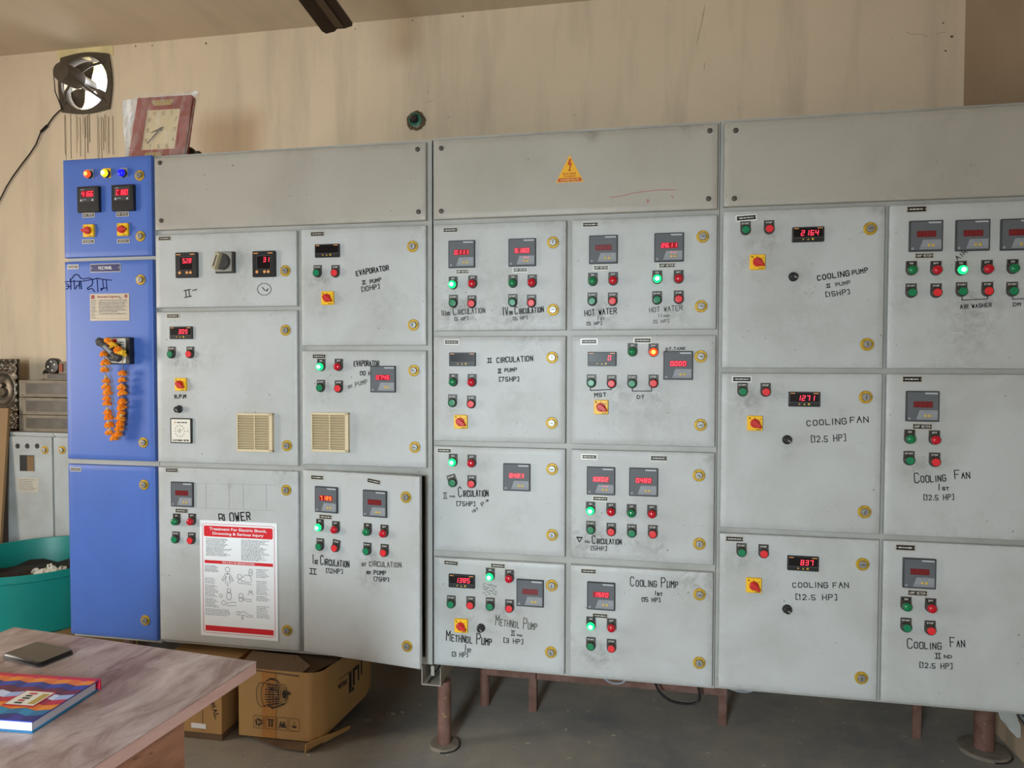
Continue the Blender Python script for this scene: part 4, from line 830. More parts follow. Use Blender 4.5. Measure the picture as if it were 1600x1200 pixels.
footing(.024, .052, .056, 'round concrete collar at the foot of the brown leg by the carton')
footing(1.968, .395, .085, 'wider round concrete collar at the foot of the rusty leg far right')
# open steel trunking end under the seam
mb = MB(); TRK = mat('trunking_paint', (176, 170, 158), .5, noise=.5, nscale=14, col2=(128, 118, 104))
x0, x1, z0, z1, y0, y1 = -.046, .026, .248, .3135, -.004, .03
mb.box(x0, x0+.003, y0, .34, z0, z1-.003, TRK); mb.box(x1-.002, x1, y0, .34, z0, z1-.003, TRK); mb.box(x0, x1, y0, .34, z0-.003, z0, TRK)
mb.box(-.018, -.006, .02, .03, z0+.022, z1-.008, TRK); mb.tube([(-.022, .0, z0+.004), (.004, .06, z0+.045), (.008, .3, .30)], .003, BLACK, 6)
obj('cable_trunking', mb, None, label='open-ended grey steel trunking below the seam beside the first brown leg', cat='trunking', kind='thing')
# cables under the board
def cable(pts, r, label, m_=BLACK, name='cable'):
    P_ = [Vector(p) for p in pts]; out = []
    for i in range(len(P_)-1):
        a, b, c, d = P_[max(i-1, 0)], P_[i], P_[i+1], P_[min(i+2, len(P_)-1)]
        for t in (0, .25, .5, .75): out.append(.5*((2*b)+(c-a)*t+(2*a-5*b+4*c-d)*t*t+(3*b-a-3*c+d)*t**3))
    out.append(P_[-1]); mb = MB(); mb.tube(out, r, m_, 8); return obj(name, mb, None, label=label, cat='cable', kind='thing')
cable([at_y(1022, 1060, .3), at_y(1030, 1080, .3), at_y(1048, 1095, .3), at_y(1075, 1100, .3), at_y(1091, 1096, .3), at_y(1093, 1082, .3), at_y(1088, 1062, .3)], .005, 'black cable looping below the cooling pump door')
cable([at_y(938, 1050, .25), at_y(948, 1063, .25), at_y(962, 1068, .25), at_y(975, 1065, .25), at_y(984, 1052, .25)], .004, 'thin grey cable drooping below the cooling pump door', MLIGHT)
cable([at_y(1130, 1070, .3), at_y(1150, 1079, .3), at_y(1172, 1080, .3), at_y(1186, 1070, .3)], .0045, 'pale cable sagging beside the brown angle leg under the cooling fans', MLIGHT)
# rag and post end at far right
mb = MB(); rg = random.Random(2); a, b = at_y(1568, 1100, .30), at_y(1590, 1150, .22)
vs = []; 
for i in range(7):
    t = i/6; c = a+(b-a)*t; wdt = .020*math.sin(PI*min(1, .25+t*.7))+.006
    for k in range(8): an = 2*PI*k/8; vs.append((c.x+wdt*math.cos(an)*rg.uniform(.7, 1.3), c.y+wdt*.6*math.sin(an), c.z+wdt*.5*math.sin(an)*rg.uniform(.6, 1.3)))
mb.add(vs, [(i*8+k, i*8+(k+1) % 8, (i+1)*8+(k+1) % 8, (i+1)*8+k) for i in range(6) for k in range(8)]+[tuple(range(8))[::-1], tuple(48+k for k in range(8))], mat('rag_grey', (176, 176, 172), .9))
obj('rag', mb, None, label='crumpled pale rag hanging under the board at far right', cat='rag', kind='thing')
cable([at_y(1572, 1085, .34), at_y(1590, 1110, .30), at_y(1604, 1130, .28), at_y(1618, 1160, .26)], .012, 'thick dark cable slanting behind the rag at far right', DKGREY)

# ------------------------------------------------------------------ cartons under the board
def carton(x0, y0, lx, ly, h, ang, label, lift=.006):
    return thing('carton', label, 'cardboard box', (x0, y0, lift), (0, 0, ang), 'cartons on the floor'), lx, ly, h
BX, lx, ly, h = carton(-.742, -.060, .330, .37, .268, math.radians(2), 'motor carton with a motor drawing, corner pushed in, under the ajar door')
mb = MB(); n = 24
def carton_ring(z, k):                     # outline with a rounded front right corner
    c = .055; o = [(0, 0), (lx-c, -.004)]+[(lx-c+c*math.sin(t)*1.0, c-.004-c*math.cos(t)) for t in (PI*.12, PI*.25, PI*.38)]+[(lx, c), (lx+.055, ly*.8), (lx+.05, ly), (0, ly)]
    return [(x*k, y*k if y > 0 else y, z+(.045*max(0, y)/ly if z < .02 else 0)) for x, y in o]
r0, r1 = carton_ring(.012, 1), carton_ring(h, 1); m_ = len(r0)
mb.add(r0+r1, [(i, (i+1) % m_, m_+(i+1) % m_, m_+i) for i in range(m_)], CARD)
mb.add(r0, [tuple(range(m_))[::-1]], CARDIN); mb.add([(x*.985+.003, y*.985+.003, h-.03) for x, y, z in r1], [tuple(range(m_))], CARDIN)
obj('box_body', mb, BX)
TAPE = mat('brown_tape', (182, 126, 64), .5)
mb = MB(); mb.flat([(.095, .013), (.150, .013), (.150, h-.002), (.095, h-.002)], -.0035, TAPE); obj('tape', mb, BX)
mb = MB(); y = -.0052; CI = mat('carton_print', (52, 42, 36), .8)
s = .0195; ox, oz = .106, .178
def pp(pts, w=.0022): mb.ribbon([(ox+a*s, oz+b*s) for a, b in pts], w, y, CI)
def el(cx, cz, a, b, t0=0, t1=2*PI, n=14): return [(cx+a*math.cos(t0+(t1-t0)*k/n), cz+b*math.sin(t0+(t1-t0)*k/n)) for k in range(n+1)]
pp(el(-.6, -.2, 1.05, 2.3, PI*.45, PI*1.5)); pp(el(.3, -.1, 1.0, 2.25, PI*.5, PI*1.5)); pp([(-.6, 2.1), (.3, 2.15)]); pp([(-.6, -2.5), (.3, -2.35)])
for k in range(9): pp([(.5-.35*math.cos(k/8*PI-PI/2), 1.9-k*.5), (2.9, 1.75-k*.42)], .0030 if k % 2 else .0046)
for x in (1.0, 1.7, 2.4): pp([(x, 2.2), (x, -2.1)], .0024)
pp([(.4, 2.5), (1.2, 2.9), (2.6, 2.7), (2.9, 2.1)], .004); pp([(1.0, 2.9), (1.4, 3.1), (2.2, 3.0)], .003); pp([(.8, -2.3), (2.0, -2.5), (3.0, -2.1), (4.0, -1.6)], .005); pp([(1.4, -2.5), (1.6, -2.8)], .004)
pp(el(3.8, .2, .95, 1.9)); pp(el(3.9, .2, .6, 1.3)); pp(el(4.0, .2, .28, .6), .004); mb.flat([(ox+a*s, oz+b*s) for a, b in ((4.0, 0), (5.2, .25), (5.2, .75), (4.0, .6))], y, CI); mb.flat([(ox+a*s, oz+b*s) for a, b in el(4.0, .2, .42, .85)[:-1]], y, CI)
mb.flat([(ox+a*s, oz+b*s) for a, b in ((1.2, 1.3), (1.9, 1.35), (1.9, .7), (1.2, .65))], y-.0002, CI); mb.flat([(ox+a*s, oz+b*s) for a, b in ((2.1, .6), (2.7, .6), (2.7, -.4), (2.1, -.4))], y-.0002, CARD)
for k in range(4):                        # handling symbols
    x0 = .062+k*.047; z0 = .047; q = rrect(x0, x0+.040, z0, z0+.047, .004, 2); mb.ribbon(q+[q[0]], .0014, y, CI); cx, cz = x0+.020, z0+.023
    F = lambda pts: mb.flat([(cx+a*.001, cz+b*.001) for a, b in pts], y, CI)
    if k == 0:
        for t in range(3): c0, s0 = math.cos(t*2.094+.5), math.sin(t*2.094+.5); mb.ribbon([(cx+.012*c0, cz+.012*s0), (cx+.012*math.cos(t*2.094+1.9), cz+.012*math.sin(t*2.094+1.9))], .006, y, CI)
    elif k == 1: F([(-13, 11), (13, 11), (13, 15), (-13, 15)]); F([(-8, -15), (-3, -15), (-3, 11), (-8, 11)]); F([(3, -15), (8, -15), (8, 11), (3, 11)])
    elif k == 2: F([(-14, -15), (-9, -15), (-3, 4), (-6, 13), (-9, 4)]); F([(14, -15), (9, -15), (3, 4), (6, 13), (9, 4)]); F([(-5, -14), (5, -14), (6, -4), (0, 2), (-6, -4)])
    else: F([(-10, -4), (10, -4), (6, -11), (-6, -11)]); F([(-1, -4), (1, -4), (1, 13), (-1, 13)])
obj('front_print', mb, BX)
# lettering on the right-hand face
mb = MB(); A = Vector((lx, .055, 0)); Bv = Vector((lx+.055, ly*.8, 0)); dv = (Bv-A).normalized(); nv = Vector((dv.y, -dv.x, 0)); T = Matrix((dv, -nv, Vector((0, 0, 1)))).transposed().to_4x4(); T.translation = A+nv*.0015
for a, b, c, d in ((.130, .148, .11, .192), (.156, .170, .13, .198), (.170, .190, .185, .200), (.190, .200, .135, .200), (.150, .164, .11, .125), (.212, .221, .15, .215)): mb.flat([(a, c), (b, c), (b, d), (a, d)], 0, CI, T)
letters(MBx := MB(), 'MOTORS', .090, .165, .055, .020, .003, 0, CI)
mb.add(MBx.v, MBx.f, CI, T); mb.flat([(.065, .190), (.150, .196), (.150, .1985), (.065, .1925)], 0, CI, T)
obj('side_print', mb, BX)
# torn flaps on top and the bent flap under the corner
for pts in ([(0, -.002, h), (.24, -.006, h-.012), (.27, .03, h+.012), (.20, .07, h+.030), (.0, .10, h+.022)], [(.19, .06, h+.028), (.262, -.004, h-.022), (.285, .02, h-.006), (.345, .10, h+.008), (.33, .2, h+.012), (.22, .2, h+.012)], [(0, ly, h), (lx, ly, h), (lx-.02, ly-.12, h+.012), (.02, ly-.12, h+.015)]):
    mb = MB(); k = len(pts); mb.add(pts+[(x, y_, z-.004) for x, y_, z in pts], [tuple(range(k)), tuple(range(k, 2*k))[::-1]]+[(i, k+i, k+(i+1) % k, (i+1) % k) for i in range(k)], CARDIN); obj('flap', mb, BX)
mb = MB(); pts = [(.03, .01, .010), (.33, .02, .010), (.33, -.012, .008), (.29, -.050, .004), (.20, -.045, .002), (.10, -.012, .003)]
k = len(pts); mb.add(pts+[(x, y_, z-.003) for x, y_, z in pts], [tuple(range(k)), tuple(range(k, 2*k))[::-1]]+[(i, k+i, k+(i+1) % k, (i+1) % k) for i in range(k)], CARDIN)
pts = [(.287, -.052, -.004), (.292, -.055, .030), (.40, .10, .028), (.39, .10, .010)]
mb.add(pts+[(x-.004, y_+.003, z) for x, y_, z in pts], [(0, 3, 2, 1), (4, 5, 6, 7), (0, 1, 5, 4), (1, 2, 6, 5), (2, 3, 7, 6), (3, 0, 4, 7)], CARD); obj('bottom_flap', mb, BX)
B2_, lx, ly, h = carton(-1.10, -.085, .30, .30, .262, math.radians(1), 'smaller carton with handwriting, half hidden behind the table corner', .001)
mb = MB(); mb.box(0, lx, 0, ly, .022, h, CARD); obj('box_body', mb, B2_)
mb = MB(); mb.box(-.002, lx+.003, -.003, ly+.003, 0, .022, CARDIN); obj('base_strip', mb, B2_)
mb = MB(); letters(mb, 'NIRMAL', 0, 0, .115, .022, .003, 0, CI); T = Matrix.Translation((.262, -.0012, .135)) @ Matrix.Rotation(math.radians(68), 4, 'Y')
mb.v = [tuple(T @ Vector(v)) for v in mb.v]; mb.ribbon([(.222, .03), (.222, .25)], .0015, -.001, CI); obj('handwriting', mb, B2_)
mb = MB(); mb.rr(.175, .235, .038, .056, -.0015, 0, .001, 0, PAPER); obj('paper_label', mb, B2_)
for k, (u, v, r) in enumerate(((614, 1114, .018), (604, 1113, .011), (628, 1112, .011))):
    p = at_z(u, v, .004); mb = MB(); rg = random.Random(k+40); n = 9; vs = []
    for z, q in ((0, 1), (.004, .85), (.008, .4)): vs += [(p.x+r*q*math.cos(2*PI*i/n)*rg.uniform(.7, 1.2), p.y+.5*r*q*math.sin(2*PI*i/n)*rg.uniform(.7, 1.2), z) for i in range(n)]
    mb.add(vs, [(j*n+i, j*n+(i+1) % n, (j+1)*n+(i+1) % n, (j+1)*n+i) for j in range(2) for i in range(n)]+[tuple(2*n+i for i in range(n))], CONC)
    obj('rubble_lump', mb, None, label=('flat lump of grey rubble on the floor right of the motor carton', 'small rubble piece at the left of the rubble patch beside the carton', 'small rubble piece at the right of the rubble patch nearest the leg')[k], cat='rubble', group='rubble beside the motor carton', kind='thing')

# ------------------------------------------------------------------ table, notebook, phone
c0 = Vector((-.097, -1.012, 0)); dl = Vector((math.cos(math.radians(174.45)), math.sin(math.radians(174.45)), 0)); dn = Vector((math.cos(math.radians(-95.75)), math.sin(math.radians(-95.75)), 0))
TB = thing('table', 'wood-laminate table in the near left corner with pinkish edge', 'table', (c0.x, c0.y, 0), (0, 0, math.radians(174.45)))
# local x runs along the far edge to the left, local y towards the viewer
mb = MB(); mb.box(0, .705, .0, 1.30, .724, .7485, WOODEDGE); obj('edge_band', mb, TB)
mb = MB(); mb.box(-.001, .706, -.001, 1.301, .7487, .7502, WOODTOP); obj('tabletop', mb, TB)
mb = MB(); mb.box(.006, .036, .212, 1.20, 0, .7238, WOODSIDE); obj('side_panel', mb, TB)
mb = MB(); mb.box(.665, .695, .212, 1.20, 0, .7238, WOODSIDE); obj('side_panel', mb, TB)
mb = MB(); mb.box(.036, .665, .30, .318, .25, .7238, WOODSIDE); obj('back_panel', mb, TB)
# notebook
b0 = Vector((-.333, -1.197, .7504)); be = (Vector((-.555, -1.211, 0))-Vector((-.334, -1.197, 0))).normalized(); ba = math.atan2(be.y, be.x)
NB = thing('notebook', 'hardback notebook with a zigzag patterned cover and red spine on the table', 'notebook', b0, (0, 0, ba)); L_, W_, T_ = .30, .168, .022
PG = mat('page_edges', (226, 224, 236), .8, noise=.4, nscale=3, col2=(196, 196, 214), stretch=(1, 1, 160))
mb = MB(); mb.box(.005, L_-.004, .004, W_-.004, .0025, T_-.0025, PG); obj('pages', mb, NB)
zz = {'o': (238, 140, 40), 'O': (226, 112, 50), 'b': (52, 70, 168), 'B': (38, 50, 130), 'm': (112, 34, 72), 'M': (90, 28, 64), 'l': (164, 182, 226), 'L': (206, 214, 236), 'r': (196, 38, 66), 'R': (160, 28, 60), 't': (26, 112, 158), 'T': (36, 136, 176), 'n': (40, 44, 120), 'N': (60, 60, 150)}
ZM = {k: mat('zigzag_'+('light_' if k.isupper() else 'dark_')+k.lower(), v, .35) for k, v in zz.items()}
mb = MB(); mb.box(0, L_, 0, W_, T_-.0025, T_-.0003, ZM['b']); per = .052; y0 = .008; bw = (W_-.008)/8
def clipx(p): return (max(0, min(L_, p[0])), max(.0, min(W_, p[1])), p[2])
for r_, key in enumerate('obmlrotn'):
    for k in range(-1, 14):
        xa, xb = k*per/2, (k+1)*per/2; za, zb_ = ((.008, 0) if k % 2 else (0, .008)); d = bw*r_
        xa2, xb2 = max(xa, .0), min(xb, L_)
        if xb2 <= xa2: continue
        f0, f1 = (xa2-xa)/(xb-xa), (xb2-xa)/(xb-xa); oa, ob = za+(zb_-za)*f0, za+(zb_-za)*f1; e = bw+(.012 if r_ == 7 else .0005)
        mb.add([clipx((xa2, y0+d+oa-.004, T_)), clipx((xb2, y0+d+ob-.004, T_)), clipx((xb2, y0+d+e+ob-.004, T_)), clipx((xa2, y0+d+e+oa-.004, T_))], [(0, 1, 2, 3)], ZM[key.upper() if k % 2 else key])
mb.box(0, L_, -.0015, .009, T_-.0004, T_+.0004, ZM['r'])
obj('front_cover', mb, NB)
mb = MB(); mb.box(0, L_, 0, W_, 0, .0025, ZM['t']); obj('back_cover', mb, NB)
mb = MB(); mb.box(-.002, L_, -.003, 0, 0, T_, ZM['r']); obj('spine', mb, NB)
mb = MB(); TT = Matrix.Translation((0, 0, T_+.0012)) @ Matrix.Rotation(-PI/2, 4, 'X')     # local (x, -, z) -> (x, z, up)
def q2(x0, x1, y0_, y1_, m_, up): mb.add([(x0, y0_, T_+up), (x1, y0_, T_+up), (x1, y1_, T_+up), (x0, y1_, T_+up)], [(0, 1, 2, 3)], m_)
q2(.040, .105, .062, .122, ZM['r'], .0008); q2(.043, .102, .066, .118, mat('sticker_cream', (232, 226, 208), .5), .0012); q2(.046, .060, .073, .113, mat('sticker_gold', (190, 160, 80), .5), .0014)
for k in range(5): q2(.072+.003*(k % 2), .088, .072+k*.009, .078+k*.009, ZM['r'] if k % 3 == 0 else INKF, .0014)
obj('sticker', mb, NB)
# phone
ph0 = at_z(108, 1021, .7504); p1, p2 = at_z(62, 1044, .7504), at_z(3, 1029, .7504)
a = (p2-p1); W3 = a.length; ang = math.atan2(a.y, a.x); Dp = (ph0-p1).length
PHN = thing('mobile_phone', 'black mobile phone in a clear case lying on the table', 'mobile phone', (p1.x, p1.y, .7504), (0, 0, ang))
RX = Matrix.Rotation(-PI/2, 4, 'X')
mb = MB(); T2 = Matrix(((1, 0, 0, 0), (0, 0, -1, 0), (0, -1, 0, 0), (0, 0, 0, 1)))            # prism (x, y, z) -> (x, -z, -y)
PB = mat('phone_body', (20, 20, 22), .18)
mb.rr(0, W3, 0, Dp, -.0105, -.0002, .009, .0015, PB, T=T2, seg=6); obj('body', mb, PHN)
mb = MB(); mb.rr(.003, W3-.003, .003, Dp-.003, -.0110, -.0104, .007, .0001, mat('phone_screen', (36, 35, 34), .12), T=T2, seg=6); obj('screen', mb, PHN)
mb = MB(); mb.rr(-.001, W3+.001, -.001, Dp+.001, -.0035, -.0015, .0095, .0004, DKGREY, T=T2, seg=6); obj('case_edge', mb, PHN)

# ------------------------------------------------------------------ back left: metal cabinets, cased lamps, plaque, board, tub
yc = .60
a0, a1, a2 = at_y(13, 681, yc), at_y(84, 677, yc), at_y(30, 676, yc)
def cabinet(x0, x1, ztop, label):
    t = thing('metal_cabinet', label, 'metal cabinet', (x0, yc, 0), group='old grey cabinets by the wall'); w_ = x1-x0
    mb = MB(); mb.box(0, w_, .004, .26, .0, ztop, OLDGREY); mb.box(-.004, w_+.003, -.004, .262, ztop, ztop+.014, OLDGREY); obj('body', mb, t); return t, w_
zt = a1.z-.012; c1, w1 = cabinet(a0.x, a1.x-.003, zt, 'old grey metal cabinet with three round holes and a square cut-out')
c2, w2 = cabinet(a1.x+.007, a1.x+.32, zt, 'grey metal cabinet beside the one with holes, mostly behind the blue column')
mb = MB(); mb.rr(0, w1, .05, zt-.006, -.010, .003, .003, .002, OLDGREY, seg=2); obj('door', mb, c1)
mb = MB(); mb.rr(0, w2, .05, zt-.006, -.010, .003, .003, .002, OLDGREY, seg=2); obj('door', mb, c2)
def cl(c, u, v): p = at_y(u, v, yc-.010); return p.x-c.location.x, p.z
for u in (27.5, 42.5, 58):
    x, z = cl(c1, u, 697); mb = MB(); mb.lathe([(.0135, -.010), (.0125, -.0112), (.0005, -.0108)], BLACK, seg=16, cx=x, cz=z); obj('hole', mb, c1)
(x0, z0), (x1, z1) = cl(c1, 31, 736), cl(c1, 54, 711); mb = MB(); mb.flat([(x0, z0), (x1, z0), (x1, z1), (x0, z1)], -.0105, BLACK); mb.flat([(x0+.045, z0), (x1-.005, z0), (x1-.005, z1-.006), (x0+.045, z1-.006)], -.0108, mat('cutout_board', (126, 98, 66), .8))
for p, q in (((x0, z0), (x1, z0)), ((x0, z1), (x1, z1)), ((x0, z0), (x0, z1)), ((x1, z0), (x1, z1))): mb.ribbon([p, q], .003, -.0112, OLDGREY)
obj('cut_out', mb, c1)
for c, u, v in ((c1, 70, 703), (c2, 97, 703)):
    x, z = cl(c, u, v); o = obj('door_lock', cached('lock', lock_ring), c, (x, -.010, z)); obj('lock_barrel', cached('lockc', lambda: lock_core(1)), o)
(x0, z0), (x1, z1) = cl(c1, 28, 768), cl(c1, 60, 747); mb = MB(); mb.rr(x0, x1, z0, z1, -.0112, -.010, .001, .0002, SILVER, seg=2); rg = random.Random(8)
for k in range(7): dashes(mb, x0+.006, x1-.006-rg.uniform(0, .03), z1-.010-k*(z1-z0-.016)/6.5, .003, -.0115, PTEXT, rg)
obj('maker_plate', mb, c1)
TUBM = mat('dull_galvanised', (138, 126, 108), .6, noise=.6, nscale=16, col2=(104, 92, 76)); DUSTG = mat('dusty_glass', (60, 54, 46), .35, noise=.8, nscale=14, col2=(96, 86, 70)); CAPB = mat('black_end_cap', (30, 26, 24), .22); CHIP = mat('bright_stud', (220, 214, 200), .3, metal=.4)
def lampcase(u0, v0, v1, x1, y, label, cap, H=None, orange=False):
    p0, p1 = at_y(u0, v0, y), at_y(u0, v1, y); hh = p0.z-p1.z
    t = thing('cased_lamp', label, 'lamp fitting', (p0.x, y, p1.z), group='old lamp fittings stacked on the cabinets'); w_ = x1-p0.x
    mb = MB(); mb.box(0, w_, .0, .13, .0008, hh-.0008, TUBM); obj('casing', mb, t)
    mb = MB(); mb.rr(.045, w_-.02, hh*.2, hh*.82, -.004, .001, .001, .0008, DUSTG, seg=2); mb.flat([(.006, .004), (.040, .004), (.040, hh-.004), (.006, hh-.004)], -.0012, TUBM); obj('window', mb, t)
    mb = MB(); T = Matrix.Translation((-.004, .060, hh*.52 if hh > .05 else .030)) @ Matrix.Rotation(PI/2, 4, 'Z')
    kq = 1 if hh > .05 else .62; mb.lathe([(.040*kq, .0), (.041*kq, .020*kq), (.036*kq, .038*kq), (.022*kq, .048*kq), (0, .050*kq)], CAPB, T=T, seg=24)
    o = obj('end_cap', mb, t)
    mb = MB()
    for zz_ in (.12, .88): mb.lathe([(.004, 0), (.003, -.003), (0, -.0035)], BOLT, seg=10, cx=.018, cz=hh*zz_)
    obj('screw', mb, t); return t, hh
zc = zt+.0145
for k, (v0, v1) in enumerate(((594, 620), (621, 647.5), (648, 673.5))):
    t, hh = lampcase(30, v0, v1, at_y(118, 600, .64).x+.12, .64, ('grey lamp casing with black end cap, third from the cabinet top', 'grey lamp casing with scraped dusty window in the middle of the stack', 'grey lamp casing resting directly on the metal cabinet')[k], True)
    if k == 2: dz = t.location.z-zc
for o in list(SC.objects):
    if o.name.startswith('cased_lamp'): o.location.z -= dz
top3 = max(o.location.z for o in SC.objects if o.name.startswith('cased_lamp'))
t, hh = lampcase(64, 584, 593.5, at_y(118, 600, .70).x+.1, .70, 'thin grey lamp casing fourth in the stack, set back to the right', True)
t.location.z = at_y(30, 594, .64).z-dz+.002; zn = t.location.z+hh
# topmost fitting: its round black end faces the viewer
p0 = at_y(84, 573, .66); t = thing('cased_lamp', 'topmost lamp fitting with a round black studded end and orange block', 'lamp fitting', (p0.x, .67, zn+.001), group='old lamp fittings stacked on the cabinets')
mb = MB(); mb.box(.02, .25, .0, .10, 0, .062, TUBM); mb.box(.052, .24, -.002, 0, .012, .052, DUSTG); obj('casing', mb, t)
mb = MB(); mb.lathe([(.041, .02), (.041, -.006), (.038, -.010), (0, -.011)], CAPB, seg=26, cx=-.014, cz=.038); o = obj('end_cap', mb, t)
for dx, dz_ in ((0, .022), (-.018, -.004), (.006, -.022), (.02, .008)):
    mb = MB(); mb.lathe([(.0045, -.010), (.0035, -.0135), (0, -.014)], CHIP, seg=10, cx=-.014+dx, cz=.038+dz_); obj('stud', mb, o)
mb = MB(); mb.box(.026, .046, -.006, 0, .008, .050, mat('orange_terminal', (150, 74, 40), .6)); obj('terminal_block', mb, t)
# embossed plaque (far left)
PY = .82; pl, pr_ = at_y(-22, 668, PY), at_y(31, 561, PY); PX0, PX1, PZ0, PZ1 = pl.x, pr_.x, pl.z, pr_.z
n1, n2 = 44, 60; vs = []; fs = []; rg = random.Random(4); cxp, czp = PX0+(PX1-PX0)*.60, PZ0+(PZ1-PZ0)*.56
for j in range(n2+1):
    for i in range(n1+1):
        x, z = PX0+(PX1-PX0)*i/n1, PZ0+(PZ1-PZ0)*j/n2; d = math.hypot(x-cxp, (z-czp)*.8); a = math.atan2(z-czp, x-cxp)
        rel = .010*math.exp(-((d-.075)/.012)**2)+.012*math.exp(-(d/.03)**2)
        if d > .088: rel += .006*max(0, math.sin(a*16))*math.exp(-((d-.11)/.02)**2)+.005*math.sin(x*170)*math.sin(z*150)
        e = min(i, n1-i, j, n2-j); rel += .008 if e < 3 else 0
        vs.append((x, PY-rel-.012, z))
N = n1+1; fs = [(j*N+i, j*N+i+1, (j+1)*N+i+1, (j+1)*N+i) for j in range(n2) for i in range(n1)]
mb = MB(); ANT = mat('tarnished_metal', (122, 112, 98), .38, metal=.7, noise=.7, nscale=40, col2=(52, 44, 38)); mb.add(vs, fs, ANT); mb.box(PX0, PX1, PY-.010, PY, PZ0, PZ1, ANT)
pz = PZ0
mb.v = [(x, y_, z) for x, y_, z in mb.v]
PLQ = thing('embossed_plaque', 'tarnished embossed metal plaque at the far left edge behind the brown board', 'plaque', (PX0, PY, PZ0)); obj('panel', mb, PLQ, (-PX0, -PY, -PZ0))
mb = MB(); mb.lathe([(.022, -.030), (.030, -.018), (.024, -.012)], ANT, seg=16, cx=cxp, cz=czp-.012); mb.lathe([(.0, -.042), (.014, -.040), (.016, -.024)][::-1], ANT, seg=14, cx=cxp, cz=czp+.022); obj('raised_figure', mb, PLQ, (-PX0, 0, -PZ0))
# plain board leaning in front of it, standing on the floor
bl, br2, tr, tl = at_y(-40, 860, .50), at_y(6, 860, .50), at_y(13, 638, .585), at_y(-40, 636, .585)
mb = MB(); bt = [(bl.x, .46, 0), (br2.x-.03, .46, 0), (tr.x, .585, tr.z), (tl.x, .585, tl.z)]
mb.add(bt+[(x, y_+.014, z) for x, y_, z in bt], [(0, 1, 2, 3), (7, 6, 5, 4), (0, 4, 5, 1), (1, 5, 6, 2), (2, 6, 7, 3), (3, 7, 4, 0)], mat('brown_board', (150, 120, 84), .8, noise=.4, nscale=5, col2=(122, 96, 66)))
obj('brown_board', mb, None, label='plain brown board leaning at the far left behind the green tub', cat='board', kind='thing')
# shelf stack under the plaque so that it stands on something real
mb = MB(); mb.box(PX0-.02, PX1-.01, PY-.05, .93, 0, PZ0-.001, mat('dark_crate', (44, 38, 34), .8)); obj('dark_crate', mb, None, label='dark crate under the embossed plaque at the far left edge', cat='crate', kind='thing')
# green tub on a carton
tc = Vector((-1.90, .225, 0)); tz0, tz1, R0, R1 = .295, .560, .300, .345
TUB = thing('plastic_tub', 'round sea-green plastic tub of scraps left of the blue column', 'tub', (tc.x, tc.y, tz0)); TG = mat('sea_green_plastic', (0, 132, 122), .38, noise=.35, nscale=6, col2=(0, 112, 106)); H_ = tz1-tz0
mb = MB(); prof = [(0, 0), (R0, 0), (R0+.012, .01), (R1-.004, H_-.035), (R1, H_-.033), (R1+.004, H_-.03), (R1+.006, H_-.004), (R1+.002, H_), (R1-.006, H_-.002), (R1-.010, H_-.03), (R0+.006, .016), (0, .010)]
mb.lathe([(r, -z) for r, z in prof], TG, T=Matrix.Rotation(-PI/2, 4, 'X') , seg=56)
obj('tub_body', mb, TUB)
SCRAP = [mat('scrap_pale', (196, 190, 176), .85), mat('scrap_brown', (104, 74, 52), .85), mat('scrap_dark', (48, 38, 32), .85)]
mb = MB(); n = 36; vs = [(0, 0, .165)]; rg = random.Random(21)
for ring_ in range(1, 7): vs += [(ring_/6*(R0+.018)*math.cos(2*PI*k/n), ring_/6*(R0+.018)*math.sin(2*PI*k/n), .155+rg.uniform(-.012, .018)) for k in range(n)]
fs = [(0, 1+k, 1+(k+1) % n) for k in range(n)]+[(1+(r_-1)*n+k, 1+r_*n+k, 1+r_*n+(k+1) % n, 1+(r_-1)*n+(k+1) % n) for r_ in range(1, 6) for k in range(n)]
mb.add(vs, fs, SCRAP[2]); o = obj('scrap_heap', mb, None, (tc.x, tc.y, tz0), label='dark heap of scrap filling the green tub', cat='scrap', kind='stuff')
def scrap(x, y, z, r, m_, seed, label):
    rg = random.Random(seed); mb = MB(); vs = []; n = 9
    for j in range(5):
        ph = PI*(j+.5)/5
        for k in range(n): q = rg.uniform(.45, 1.35); vs.append((r*.85*q*math.sin(ph)*math.cos(2*PI*k/n)*1.5, r*q*math.sin(ph)*math.sin(2*PI*k/n), r*q*math.cos(ph)*.9))
    mb.add(vs, [(j*n+k, (j+1)*n+k, (j+1)*n+(k+1) % n, j*n+(k+1) % n) for j in range(4) for k in range(n)]+[tuple(range(n)), tuple(4*n+k for k in range(n))[::-1]], m_)
    obj('scrap_piece', mb.mesh('scrap_piece', False), None, (x, y, z), (0, 0, rg.uniform(0, 6)), label=label, cat='scrap', group='pale scraps in the green tub', kind='thing')
for k, (u, v, r, mi, lb) in enumerate(((58, 893, .020, 0, 'pale crumpled scrap at the left of the scraps in the tub'), (69, 894, .022, 0, 'pale crumpled scrap second from the left in the tub'), (80, 891, .028, 0, 'largest pale crumpled scrap in the tub'), (93, 891, .022, 0, 'pale crumpled scrap nearest the blue column in the tub'), (52, 897, .016, 1, 'small brown scrap left of the pale ones in the tub'), (75, 897, .015, 1, 'brown scrap between the pale ones in the tub'))):
    p = at_y(u, v, .10); scrap(p.x, p.y, max(p.z-.004, tz0+.17+r*.6), r, SCRAP[mi], k+60, lb)
CX = thing('carton', 'carton with red printing under the green tub', 'cardboard box', (-2.20, .02, 0), group='cartons on the floor')
mb = MB(); mb.box(0, .56, 0, .5, 0, .293, CARD); obj('box_body', mb, CX)
mb = MB(); rg = random.Random(12); REDP = mat('carton_red_print', (150, 62, 42), .8)
for k in range(9): x = .22+k*.026; mb.flat([(x, .245), (x+.014, .245), (x+.018, .285), (x+.004, .285)], -.001, REDP)
obj('red_print', mb, CX)

